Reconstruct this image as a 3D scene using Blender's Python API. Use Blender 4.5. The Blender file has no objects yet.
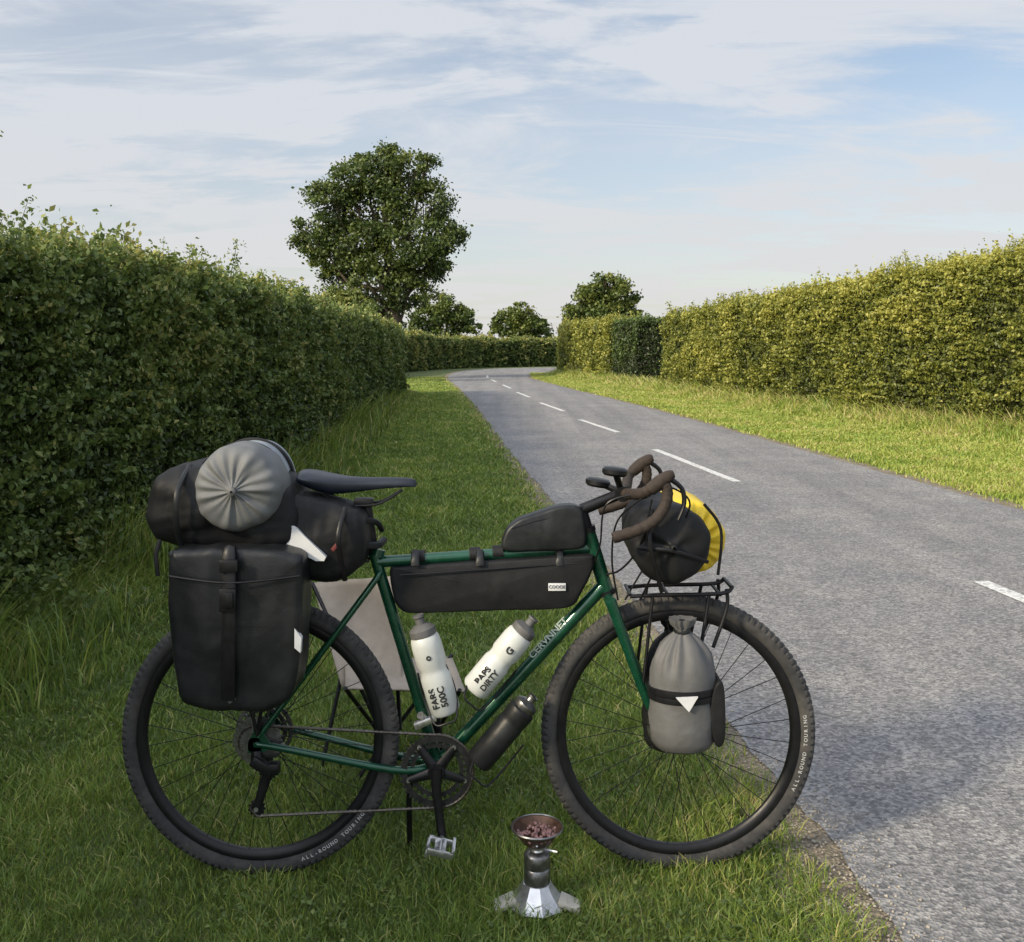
import bpy, bmesh, math, random
import numpy as np
from mathutils import Vector, Matrix
rng=np.random.default_rng(7); random.seed(7)
scene=bpy.context.scene; coll=scene.collection
scene.view_settings.view_transform='Standard'
try: scene.view_settings.look='None'
except Exception: pass
H=1.4; F=1000.0; HY=348.0
SUN_EL=28.0; SUN_DIR=(-0.80,-0.60)
def W(px,py,Y): return Vector(((px-512)*Y/F, Y, H-(py-HY)*Y/F))
Y0=2.68
def B(px,py,dy=0.0): return W(px,py,Y0+(px-470)/208*0.015+dy)

# ------------------------------------------------ materials
def nodes_of(m):
    m.use_nodes=True; nt=m.node_tree; nt.nodes.clear(); return nt
def ramp(nt,stops):
    r=nt.nodes.new('ShaderNodeValToRGB'); cr=r.color_ramp
    cr.elements[0].position=stops[0][0]; cr.elements[0].color=(*stops[0][1],1)
    cr.elements[1].position=stops[-1][0]; cr.elements[1].color=(*stops[-1][1],1)
    for p,c in stops[1:-1]:
        e=cr.elements.new(p); e.color=(*c,1)
    return r
def noise(nt,scale,detail=4,rough=0.5,vec=None):
    n=nt.nodes.new('ShaderNodeTexNoise'); n.inputs['Scale'].default_value=scale
    n.inputs['Detail'].default_value=detail; n.inputs['Roughness'].default_value=rough
    if vec is not None: nt.links.new(vec,n.inputs['Vector'])
    return n
def mat(name,c,rough=0.5,metal=0.0,var=0.2,scale=30,bump=0.0,bscale=200,rvar=0.15,coat=0.0,dust=0.0,crease=0.0,cscale=12,spec=0.5):
    m=bpy.data.materials.new(name); nt=nodes_of(m); L=nt.links
    out=nt.nodes.new('ShaderNodeOutputMaterial'); p=nt.nodes.new('ShaderNodeBsdfPrincipled')
    L.new(p.outputs[0],out.inputs[0])
    tc=nt.nodes.new('ShaderNodeTexCoord').outputs['Object']
    n=noise(nt,scale,5,0.6,tc)
    c=np.array(c); a=tuple(c*(1-var)); b=tuple(np.minimum(c*(1+var),1))
    r=ramp(nt,[(0.3,a),(0.7,b)]); L.new(n.outputs['Fac'],r.inputs[0])
    col=r.outputs[0]
    if dust>0:
        n2=noise(nt,9,6,0.7,tc); mr=nt.nodes.new('ShaderNodeMapRange')
        mr.inputs[1].default_value=0.45; mr.inputs[2].default_value=0.75; mr.inputs[3].default_value=0; mr.inputs[4].default_value=dust
        L.new(n2.outputs['Fac'],mr.inputs[0])
        mx=nt.nodes.new('ShaderNodeMixRGB'); mx.inputs[2].default_value=(0.22,0.2,0.17,1)
        L.new(mr.outputs[0],mx.inputs[0]); L.new(col,mx.inputs[1]); col=mx.outputs[0]
    L.new(col,p.inputs['Base Color'])
    mr=nt.nodes.new('ShaderNodeMapRange'); mr.inputs[3].default_value=max(0.03,rough-rvar); mr.inputs[4].default_value=min(1,rough+rvar)
    L.new(n.outputs['Fac'],mr.inputs[0]); L.new(mr.outputs[0],p.inputs['Roughness'])
    p.inputs['Metallic'].default_value=metal
    p.inputs['Coat Weight'].default_value=coat
    p.inputs['Specular IOR Level'].default_value=spec
    last=None
    if crease>0:
        nc=noise(nt,cscale,2.5,0.45,tc); nc.inputs['Distortion'].default_value=0.3; bp=nt.nodes.new('ShaderNodeBump')
        bp.inputs['Strength'].default_value=crease; bp.inputs['Distance'].default_value=0.02
        L.new(nc.outputs['Fac'],bp.inputs['Height']); last=bp.outputs[0]
    if bump>0:
        nb=noise(nt,bscale,3,0.6,tc); bp=nt.nodes.new('ShaderNodeBump')
        bp.inputs['Strength'].default_value=bump; bp.inputs['Distance'].default_value=0.002
        L.new(nb.outputs['Fac'],bp.inputs['Height'])
        if last is not None: L.new(last,bp.inputs['Normal'])
        last=bp.outputs[0]
    if last is not None: L.new(last,p.inputs['Normal'])
    return m
def foliage(name,stops,trans=0.3,rough=0.5,nscale=0.7,namt=0.35):
    m=bpy.data.materials.new(name); nt=nodes_of(m); L=nt.links
    out=nt.nodes.new('ShaderNodeOutputMaterial'); p=nt.nodes.new('ShaderNodeBsdfPrincipled')
    at=nt.nodes.new('ShaderNodeAttribute'); at.attribute_name='tone'
    tc=nt.nodes.new('ShaderNodeTexCoord').outputs['Object']
    n=noise(nt,nscale,4,0.6,tc)
    ma=nt.nodes.new('ShaderNodeMath'); ma.operation='MULTIPLY_ADD'; ma.inputs[1].default_value=namt*2; ma.inputs[2].default_value=-namt
    L.new(n.outputs['Fac'],ma.inputs[0])
    ad=nt.nodes.new('ShaderNodeMath'); ad.operation='ADD'; L.new(at.outputs['Fac'],ad.inputs[0]); L.new(ma.outputs[0],ad.inputs[1])
    r=ramp(nt,stops); L.new(ad.outputs[0],r.inputs[0])
    L.new(r.outputs[0],p.inputs['Base Color']); p.inputs['Roughness'].default_value=rough
    t=nt.nodes.new('ShaderNodeBsdfTranslucent'); L.new(r.outputs[0],t.inputs[0])
    mx=nt.nodes.new('ShaderNodeMixShader'); mx.inputs[0].default_value=trans
    L.new(p.outputs[0],mx.inputs[1]); L.new(t.outputs[0],mx.inputs[2]); L.new(mx.outputs[0],out.inputs[0])
    return m

M_green=mat('green_paint',(0.006,0.062,0.034),0.26,0.35,0.2,20,coat=0.5)
M_black=mat('black_metal',(0.011,0.011,0.013),0.4,0.3,0.2,60,spec=.4)
M_rub=mat('tyre_rubber',(0.04,0.04,0.042),0.85,0,0.25,60,0.3,400,dust=0.3,spec=.3)
M_silver=mat('silver_metal',(0.55,0.55,0.56),0.3,0.9,0.15,40)
M_steel=mat('dark_steel',(0.2,0.2,0.2),0.35,0.9,0.3,60)
M_fab=mat('black_fabric',(0.007,0.0075,0.009),0.6,0,0.3,14,0.35,300,dust=0.03,crease=0.32,cscale=9,spec=.3)
M_fab2=mat('coated_black_fabric',(0.010,0.0115,0.0135),0.42,0,0.3,10,0.2,200,dust=0.05,crease=0.34,cscale=8,spec=.35)
M_grey=mat('grey_fabric',(0.13,0.135,0.14),0.65,0,0.15,16,0.3,300,crease=0.3,cscale=9)
M_grey3=mat('dark_grey_fabric',(0.10,0.10,0.102),0.65,0,0.15,16,0.3,300,crease=0.4,cscale=12)
M_grey2=mat('light_grey_fabric',(0.25,0.28,0.31),0.6,0,0.15,16,0.3,300,crease=0.25)
M_yel=mat('yellow_fabric',(0.72,0.5,0.02),0.5,0,0.12,14,0.3,200,crease=0.25)
M_white=mat('white_reflector',(0.6,0.61,0.63),0.5,0,0.06,30)
M_bottle=mat('white_plastic',(0.52,0.54,0.53),0.35,0,0.08,20)
M_tape=mat('bar_tape',(0.036,0.027,0.022),0.75,0,0.3,80,0.6,300,spec=.3)
M_saddle=mat('saddle_leather',(0.010,0.014,0.024),0.36,0,0.2,40,0.2,300)
M_beige=mat('beige_canvas',(0.34,0.29,0.235),0.85,0,0.12,20,0.3,300,crease=.3,cscale=6)
M_foot=mat('pale_plastic',(0.42,0.4,0.35),0.5,0,0.1,30)
M_brown=mat('scorched_metal',(0.09,0.05,0.035),0.4,0.6,0.4,60)
M_pebble=mat('ember_pebbles',(0.2,0.11,0.11),0.6,0,0.7,120)
M_ink=mat('printed_ink',(0.02,0.02,0.02),0.6,0,0.1,40)
M_decal=mat('pale_decal',(0.42,0.48,0.43),0.5,0,0.1,40)
M_tdecal=mat('tyre_decal',(0.4,0.4,0.4),0.7,0,0.3,100)
M_red=mat('red_tag',(0.12,0.02,0.02),0.6,0,0.1,40)
M_bark=mat('bark',(0.09,0.07,0.05),0.9,0,0.4,6,0.8,20)

# ------------------------------------------------ mesh helpers
WL={}
def reg(ob,loc): WL[ob.name]=Vector(loc)
def empty(name,loc,label,category,group=None):
    o=bpy.data.objects.new(name,None); o.empty_display_size=0.1; o.location=loc; coll.objects.link(o); reg(o,loc)
    o['label']=label; o['category']=category
    if group: o['group']=group
    return o
def setup(me,name,mats,parent=None,label=None,category=None,kind=None,smooth=True,angle=40,reorigin=True):
    for m in mats: me.materials.append(m)
    loc=Vector((0,0,0))
    if reorigin and len(me.vertices):
        co=np.empty(len(me.vertices)*3,np.float32); me.vertices.foreach_get('co',co); co=co.reshape(-1,3)
        mn=co.min(0); mx=co.max(0); c=(mn+mx)/2
        if parent is None: c[2]=mn[2]
        co-=c; me.vertices.foreach_set('co',co.ravel()); loc=Vector([float(q) for q in c])
    if smooth:
        me.polygons.foreach_set('use_smooth',[True]*len(me.polygons))
        try: me.set_sharp_from_angle(angle=math.radians(angle))
        except Exception: pass
    me.update()
    o=bpy.data.objects.new(name,me); coll.objects.link(o); reg(o,loc)
    if parent is not None:
        o.parent=parent; o.location=loc-WL[parent.name]
    else: o.location=loc
    if label: o['label']=label
    if category: o['category']=category
    if kind: o['kind']=kind
    return o
def cr(pts,n=8,closed=False):
    P=[np.array(p,float) for p in pts]; N=len(P); out=[]
    for i in range(N if closed else N-1):
        if closed: a,b,c,d=P[(i-1)%N],P[i],P[(i+1)%N],P[(i+2)%N]
        else: a,b,c,d=P[max(i-1,0)],P[i],P[i+1],P[min(i+2,N-1)]
        for k in range(n):
            t=k/n
            out.append(0.5*((2*b)+(c-a)*t+(2*a-5*b+4*c-d)*t*t+(3*b-a-3*c+d)*t**3))
    if not closed: out.append(P[-1])
    return out
_d=np.random.default_rng(3)
_dirs=_d.normal(size=(10,3)); _ph=_d.uniform(0,6.28,10)
def pn(p,scale):
    p=np.asarray(p)*scale; s=0
    for i in range(10):
        s=s+np.sin(p@_dirs[i]*(1+0.35*i)+_ph[i]+1.3*np.sin(p@_dirs[(i+3)%10]*0.7))/(1+0.25*i)
    return s/3.2
class MB:
    def __init__(s): s.v=[]; s.f=[]; s.m=[]; s.n=0
    def add(s,v,f,m=0):
        v=np.asarray(v,float).reshape(-1,3); s.v.append(v)
        for q in f: s.f.append([i+s.n for i in q]); s.m.append(m)
        s.n+=len(v); return s
    def tube(s,pts,r,seg=12,m=0,closed=False,flat=1.0,up=None):
        P=[np.array(p,float) for p in pts]; n=len(P)
        R=r if hasattr(r,'__len__') else [r]*n
        if len(R)!=n: R=np.interp(np.linspace(0,1,n),np.linspace(0,1,len(R)),R)
        T=[]
        for i in range(n):
            if closed: t=P[(i+1)%n]-P[i-1]
            else: t=P[min(i+1,n-1)]-P[max(i-1,0)]
            T.append(t/(np.linalg.norm(t)+1e-12))
        u=np.array((0,1,0.)) if up is None else np.array(up,float)
        if abs(u@T[0])>0.95: u=np.array((1,0,0.))
        V=[];
        for i in range(n):
            u=u-T[i]*(u@T[i]); u/=np.linalg.norm(u)+1e-12; w=np.cross(T[i],u)
            for k in range(seg):
                a=2*math.pi*k/seg
                V.append(P[i]+R[i]*(math.cos(a)*u*flat+math.sin(a)*w))
        Fc=[]
        for i in range(n if closed else n-1):
            j=(i+1)%n
            for k in range(seg):
                k2=(k+1)%seg; Fc.append([i*seg+k,i*seg+k2,j*seg+k2,j*seg+k])
        if not closed:
            Fc.append(list(range(seg))[::-1]); Fc.append([(n-1)*seg+k for k in range(seg)])
        return s.add(V,Fc,m)
    def lathe(s,prof,org,axis=(0,1,0),seg=48,m=0,fn=None,loop=False,sx=1.0,cap=False):
        ax=np.array(axis,float); ax/=np.linalg.norm(ax)
        u=np.array((1,0,0.)) if abs(ax[0])<0.9 else np.array((0,0,1.))
        u=u-ax*(u@ax); u/=np.linalg.norm(u); w=np.cross(ax,u); o=np.array(org,float)
        V=[]; n=len(prof)
        for i,(r,h) in enumerate(prof):
            for k in range(seg):
                a=2*math.pi*k/seg; rr,hh=(r,h) if fn is None else fn(i,k,a,r,h)
                V.append(o+ax*hh+max(rr,1e-4)*(math.cos(a)*u+math.sin(a)*w*sx))
        Fc=[]
        for i in range(n if loop else n-1):
            j=(i+1)%n
            for k in range(seg):
                k2=(k+1)%seg; Fc.append([i*seg+k,j*seg+k,j*seg+k2,i*seg+k2])
        if cap:
            Fc.append(list(range(seg))); Fc.append([(n-1)*seg+k for k in range(seg)][::-1])
        return s.add(V,Fc,m)
    def box(s,c,size,rot=None,m=0,ch=0.15):
        b=min(size)/2*ch*2
        bm=bmesh.new(); bmesh.ops.create_cube(bm,size=1)
        for v in bm.verts: v.co=Vector((v.co.x*size[0],v.co.y*size[1],v.co.z*size[2]))
        bmesh.ops.bevel(bm,geom=bm.edges[:],offset=b,segments=2,affect='EDGES',profile=0.5)
        R=rot if rot is not None else Matrix.Identity(3)
        bm.verts.ensure_lookup_table(); bm.verts.index_update()
        V=[tuple(R@v.co+Vector(c)) for v in bm.verts]; Fc=[[v.index for v in f.verts] for f in bm.faces]
        bm.free(); return s.add(V,Fc,m)
    def plate(s,pts,y0,y1,m=0):
        n=len(pts); V=[(p[0],y0,p[1]) for p in pts]+[(p[0],y1,p[1]) for p in pts]
        Fc=[list(range(n)),list(range(2*n-1,n-1,-1))]+[[i,(i+1)%n,n+(i+1)%n,n+i] for i in range(n)]
        return s.add(V,Fc,m)
    def bag(s,pts,yc,half,er=0.03,bulge=0.015,m=0,wr=0.003,ws=18,n=8):
        O=np.array(cr(pts,n,True)); c=O.mean(0); N=len(O)
        rings=[]; yc=float(yc)
        ks=(0.05,0.18,0.32,0.45,0.57,0.68,0.78,0.87,0.94)
        for k in ks: rings.append(('s',k,-1))
        for a in np.linspace(-90,0,6): rings.append(('e',a,-1))
        for t in np.linspace(-1,1,7)[1:-1]: rings.append(('w',t,0))
        for a in np.linspace(0,90,6): rings.append(('e',a,1))
        for k in ks[::-1]: rings.append(('s',k,1))
        V=[]
        D=O-c; L=np.linalg.norm(D,axis=1)[:,None]
        for t,a,sg in rings:
            if t=='s':
                ii=c+D*(1-er/L); q=c+(ii-c)*a; y=yc+sg*(half+bulge*(1-a*a))
            elif t=='e':
                aa=math.radians(a); ins=er*(1-math.cos(aa)); q=c+D*(1-ins/L); y=yc+sg*(half-er)+er*math.sin(aa)
            else: q=O; y=yc+a*(half-er)
            V.append(np.column_stack([q[:,0],np.full(N,y),q[:,1]]))
        V=np.concatenate(V)
        if wr>0:
            c3=np.array((c[0],yc,c[1])); d=V-c3; d/=np.linalg.norm(d,axis=1)[:,None]+1e-9
            V=V+d*(wr*(pn(V,ws)+0.5*pn(V,ws*2.3)))[:,None]
        Fc=[]; R=len(rings)
        for i in range(R-1):
            for k in range(N):
                k2=(k+1)%N; Fc.append([i*N+k,i*N+k2,(i+1)*N+k2,(i+1)*N+k])
        Fc.append(list(range(N))[::-1]); Fc.append([(R-1)*N+k for k in range(N)])
        return s.add(V,Fc,m)
    def make(s,name,mats,parent=None,label=None,category=None,kind=None,smooth=True,angle=40):
        me=bpy.data.meshes.new(name)
        V=np.concatenate(s.v); me.from_pydata(V.tolist(),[],s.f)
        me.polygons.foreach_set('material_index',s.m)
        if not isinstance(mats,(list,tuple)): mats=[mats]
        return setup(me,name,mats,parent,label,category,kind,smooth,angle)
def fast(name,V,Fc,tone,mats,mi=None,**kw):
    me=bpy.data.meshes.new(name); n=len(Fc); k=Fc.shape[1]
    me.vertices.add(len(V)); me.vertices.foreach_set('co',V.astype(np.float32).ravel())
    me.loops.add(n*k); me.loops.foreach_set('vertex_index',Fc.astype(np.int32).ravel())
    me.polygons.add(n); me.polygons.foreach_set('loop_start',np.arange(0,n*k,k,dtype=np.int32))
    try: me.polygons.foreach_set('loop_total',np.full(n,k,dtype=np.int32))
    except Exception: pass
    if mi is not None: me.polygons.foreach_set('material_index',mi.astype(np.int32))
    me.update(calc_edges=True)
    at=me.attributes.new('tone','FLOAT','FACE'); at.data.foreach_set('value',tone.astype(np.float32))
    return setup(me,name,mats,smooth=False,**kw)
def text(body,loc,size,m,parent,ang=0.0,name='lettering',sx=1.0,bold=0.0):
    cu=bpy.data.curves.new('tmp','FONT'); cu.body=body; cu.size=size; cu.align_x='CENTER'; cu.align_y='CENTER'; cu.extrude=0.0003; cu.resolution_u=3; cu.offset=bold
    ob=bpy.data.objects.new('tmp',cu); coll.objects.link(ob); bpy.context.view_layer.update()
    dg=bpy.context.evaluated_depsgraph_get(); me=bpy.data.meshes.new_from_object(ob.evaluated_get(dg))
    bpy.data.objects.remove(ob); bpy.data.curves.remove(cu)
    me.transform(Matrix.Translation(loc)@Matrix.Rotation(ang,4,'Y')@Matrix.Rotation(math.pi/2,4,'X')@Matrix.Diagonal((sx,1,1,1)))
    me.name=name; me.materials.clear()
    return setup(me,name,[m],parent,smooth=False)

# ------------------------------------------------ leaves
def leaf_quads(pos,size,bias,bw=0.8,asp=0.62):
    n=len(pos); nr=rng.normal(size=(n,3)); nr/=np.linalg.norm(nr,axis=1)[:,None]
    nr=nr+bias*bw; nr/=np.linalg.norm(nr,axis=1)[:,None]+1e-9
    a=rng.normal(size=(n,3)); a-=nr*(a*nr).sum(1)[:,None]; a/=np.linalg.norm(a,axis=1)[:,None]+1e-9
    b=np.cross(nr,a); s=size[:,None]
    V=np.stack([pos-a*s*0.55,pos+b*s*asp*0.5-a*s*0.05+nr*s*0.12,pos+a*s*0.55,pos-b*s*asp*0.5-a*s*0.05+nr*s*0.12],1).reshape(-1,3)
    return V,np.arange(4*n).reshape(n,4)
def resample(path,step):
    P=np.array(cr([(p[0],p[1],0) for p in path],12))[:,:2]
    d=np.r_[0,np.cumsum(np.linalg.norm(np.diff(P,axis=0),axis=1))]
    t=np.arange(0,d[-1],step); return np.column_stack([np.interp(t,d,P[:,0]),np.interp(t,d,P[:,1])]),t
def hedge(name,path,hfun,thick,side,m_leaf,m_core,label,cover=4.0,lmin=0.034,lk=0.0021,sprigs=0,bump=0.13,sprh=0.3,tone0=0.0,group=None,rag=0.04,hvar=0.06,ymin=0.0):
    P,t=resample(path,0.25); T=np.gradient(P,axis=0); T/=np.linalg.norm(T,axis=1)[:,None]
    Nn=np.column_stack([T[:,1],-T[:,0]])*side
    hh=np.array([hfun(p[1]) for p in P]); n=len(P)
    P3_=np.column_stack([P,np.zeros(n)]); hh=hh+hvar*(pn(P3_,0.9)+0.7*pn(P3_,2.3))
    V=[];core=0.27
    for i in range(n):
        for (o,z) in ((core,0.02),(core,0.6),(core+0.02,1.0),(core+0.1,1.0),(thick/2,1.0),(thick-core-0.1,1.0),(thick-core,0.6),(thick-core,0.02)):
            q=P[i]+Nn[i]*o; zz=z*(hh[i]-0.27) if z>0.05 else 0.0
            V.append((q[0],q[1],zz))
    V=np.array(V); k=8
    dis=pn(V,2.1)*0.04; V[:,0]+=dis; V[:,2]+=np.where(V[:,2]>0.1,pn(V,1.7)*0.04,0)
    Fc=[]
    for i in range(n-1):
        for j in range(k-1): Fc.append([i*k+j,(i+1)*k+j,(i+1)*k+j+1,i*k+j+1])
    for i in (0,n-1):
        b=i*k; Fc+= [[b,b+1,b+6,b+7],[b+1,b+2,b+5,b+6],[b+2,b+3,b+4,b+5]]
    Fc=np.array(Fc)
    Vs=[V]; Fs=[Fc]; tones=[np.zeros(len(Fc))]; off=len(V); nc=len(Fc)
    seglen=0.25
    def sz(Y): return lmin+lk*np.maximum(Y-4,0)
    dens=cover/(sz(P[:,1])**2*0.36)*seglen
    per=hh+thick+hh*0.35
    cnt=(dens*per*0.9).astype(int)
    idx=np.repeat(np.arange(n),cnt); N=len(idx)
    fr=rng.uniform(0,1,N)
    x=P[idx]+T[idx]*(fr[:,None]-0.5)*seglen
    s=rng.uniform(0,1,N)*per[idx]; Hh=hh[idx]
    on_face=s<Hh; on_top=(~on_face)&(s<Hh+thick); on_back=~(on_face|on_top)
    z=np.where(on_face,s,Hh); o=np.where(on_face,0.0,np.where(on_top,s-Hh,thick))
    z=np.where(on_back,(s-Hh-thick)/0.35,z)
    dep=np.abs(rng.normal(0,0.08,N))
    base=np.column_stack([x,z]); base2=np.column_stack([z*1.7,x[:,1]*0.8+7,x[:,0]+o])
    bn=pn(base,1.7)*bump*0.6+pn(base2,4.5)*bump*0.55+pn(base2+3,10.0)*bump*0.45
    out=np.maximum(bn-dep,-0.2)
    out+=np.where(rng.uniform(0,1,N)<0.04,rng.exponential(0.05,N),0)
    nb=np.zeros((N,3)); nf=Nn[idx]
    nb[on_face,:2]=-nf[on_face]; nb[on_back,:2]=nf[on_back]; nb[on_top,2]=1; nb[on_face,2]=0.35
    sh=np.clip((z-(Hh-0.25))/0.25,0,1)**2*0.12; sh=np.where(on_face|on_back,sh,0)
    pos=np.column_stack([x+nf*o[:,None],z])
    pos+=nb*(out-sh)[:,None]
    tb_=np.column_stack([x+nf*o[:,None],z*0])
    tuft=np.clip(pn(tb_,5.5)+0.35*pn(tb_,13.0)-0.05,0,1.2)
    pos[:,2]+=np.where(on_top,tuft*rng.uniform(0,1,N)**1.3*rag*5,0)
    pos[:,2]=np.maximum(pos[:,2],0.03)
    sizes=sz(pos[:,1])*rng.uniform(0.55,1.45,N)
    zr=z/np.maximum(Hh,1)
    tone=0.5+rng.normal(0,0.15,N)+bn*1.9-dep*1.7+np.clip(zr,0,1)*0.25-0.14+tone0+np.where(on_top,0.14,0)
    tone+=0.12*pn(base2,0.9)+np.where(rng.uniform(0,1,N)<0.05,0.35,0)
    v,f=leaf_quads(pos,sizes,nb/np.linalg.norm(nb,axis=1)[:,None],0.5)
    Vs.append(v); Fs.append(f+off); off+=len(v); tones.append(tone)
    for e in (0,n-1):
        ne=int(cover*thick*hh[e]/(float(sz(P[e,1]))**2*0.36)); d=T[e]*(1 if e else -1)
        oo=rng.uniform(0,thick,ne); zz=rng.uniform(0,hh[e],ne); dd=rng.normal(0,0.08,ne)
        pp=np.column_stack([P[e]+Nn[e]*oo[:,None]+d*dd[:,None],zz]); b3=np.zeros((ne,3)); b3[:,:2]=d
        v,f=leaf_quads(pp,float(sz(P[e,1]))*rng.uniform(.6,1.3,ne),b3,0.7)
        Vs.append(v); Fs.append(f+off); off+=len(v); tones.append(0.45+rng.normal(0,.15,ne)+tone0)
    sp=[];ss=[];st=[];stem_v=[];stem_n=0
    i0=int(np.argmax(P[:,1]>=ymin))
    for _ in range(sprigs):
        face=rng.uniform()<0.15
        w=rng.uniform(0,1)**1.5; i=i0+int(w*(n-1-i0)); Y=P[i,1]
        o=rng.uniform(0.0,thick*0.7); h=sprh*(0.25+0.75*rng.uniform()**2.2)*(0.8+0.4*math.sin(i*0.35))
        if face:
            b=np.array([*(P[i]+Nn[i]*0.05),hh[i]*rng.uniform(.3,.95)]); lean=rng.normal(0,0.3,3); lean[:2]-=Nn[i]*0.8; lean[2]=0.7; h*=0.5
        else:
            b=np.array([*(P[i]+Nn[i]*o),hh[i]-0.1]); lean=rng.normal(0,0.2,3); lean[2]=1
        lz=float(sz(Y)); m=int((h+.1)/lz*9)+8
        tt=rng.uniform(0,1,m)
        wd=np.minimum(0.04,0.9*lz)*(1.6-1.3*tt)+0.004*Y*0.3
        q=b+lean*(tt*(h+.1))[:,None]+rng.normal(0,1,(m,3))*wd[:,None]*np.array([1,1,.6])
        sp.append(q); ss.append(lz*rng.uniform(.6,1.15,m)*(1.15-.4*tt)); st.append(0.52+rng.normal(0,.13,m)+0.25*tt)
        wv=np.array([0.002+0.0004*Y,0,0]); tp=b+lean*(h+.1)
        stem_v.append(np.stack([b-wv,b+wv,tp+wv*.3,tp-wv*.3])); stem_n+=1
    if sp:
        q=np.concatenate(sp); v,f=leaf_quads(q,np.concatenate(ss),np.tile([0,0,1.],(len(q),1)),0.3)
        Vs.append(v); Fs.append(f+off); off+=len(v); tones.append(np.concatenate(st)+tone0)
        v=np.concatenate(stem_v); Vs.append(v); Fs.append(np.arange(4*stem_n).reshape(-1,4)+off); off+=len(v); tones.append(np.full(stem_n,.3))
    Vv=np.concatenate(Vs); Ff=np.concatenate(Fs); tn=np.concatenate(tones)
    mi=np.zeros(len(Ff)); mi[:nc]=1
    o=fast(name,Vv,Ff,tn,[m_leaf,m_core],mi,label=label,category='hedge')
    if group: o['group']=group
    return o

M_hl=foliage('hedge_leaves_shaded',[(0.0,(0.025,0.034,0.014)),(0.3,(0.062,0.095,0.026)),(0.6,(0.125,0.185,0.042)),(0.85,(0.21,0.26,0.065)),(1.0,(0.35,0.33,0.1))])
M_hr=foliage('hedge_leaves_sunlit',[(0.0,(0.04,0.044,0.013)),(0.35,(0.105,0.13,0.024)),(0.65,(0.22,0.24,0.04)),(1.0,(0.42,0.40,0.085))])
M_core=mat('hedge_twigs',(0.022,0.022,0.012),0.95,0,0.5,12)
M_tree=foliage('tree_leaves',[(0.0,(0.018,0.028,0.009)),(0.4,(0.055,0.088,0.02)),(0.7,(0.11,0.15,0.03)),(1.0,(0.22,0.24,0.055))],trans=0.3,nscale=0.35,namt=0.25)

def ip(Y,ys,vs): return float(np.interp(Y,ys,vs))
G='hedges along the lane'
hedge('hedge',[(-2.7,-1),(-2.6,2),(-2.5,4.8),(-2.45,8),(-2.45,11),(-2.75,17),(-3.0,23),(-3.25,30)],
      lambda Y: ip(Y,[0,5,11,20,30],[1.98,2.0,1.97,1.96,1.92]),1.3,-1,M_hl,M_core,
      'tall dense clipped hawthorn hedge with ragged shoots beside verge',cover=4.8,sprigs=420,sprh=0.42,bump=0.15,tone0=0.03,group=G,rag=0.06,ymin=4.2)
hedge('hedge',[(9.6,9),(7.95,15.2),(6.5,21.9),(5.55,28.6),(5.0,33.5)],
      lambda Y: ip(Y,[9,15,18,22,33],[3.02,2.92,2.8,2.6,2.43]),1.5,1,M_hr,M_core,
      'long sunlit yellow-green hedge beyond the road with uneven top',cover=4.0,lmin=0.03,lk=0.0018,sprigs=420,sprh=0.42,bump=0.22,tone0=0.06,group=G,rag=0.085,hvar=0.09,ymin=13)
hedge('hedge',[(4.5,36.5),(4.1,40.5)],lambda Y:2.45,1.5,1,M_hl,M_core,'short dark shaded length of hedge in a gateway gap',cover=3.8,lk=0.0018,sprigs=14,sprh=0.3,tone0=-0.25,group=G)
hedge('hedge',[(3.95,41),(3.3,45),(2.5,51),(2.9,54.5),(5.5,58),(14,61),(34,64)],
      lambda Y: ip(Y,[36,45,60],[2.5,2.5,2.6]),1.5,1,M_hr,M_core,
      'clipped light green hedge at the bend of the road',cover=3.6,lk=0.0018,sprigs=90,sprh=0.45,bump=0.2,tone0=0.05,group=G,rag=0.08,hvar=.1)
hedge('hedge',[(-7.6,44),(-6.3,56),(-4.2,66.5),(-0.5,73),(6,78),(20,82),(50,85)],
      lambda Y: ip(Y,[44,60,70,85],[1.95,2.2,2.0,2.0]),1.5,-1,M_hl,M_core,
      'distant low hedge following the outside of the road bend',cover=3.4,lk=0.0018,sprigs=110,sprh=0.45,bump=0.25,tone0=0.14,group=G,rag=0.08,hvar=.12)

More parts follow.
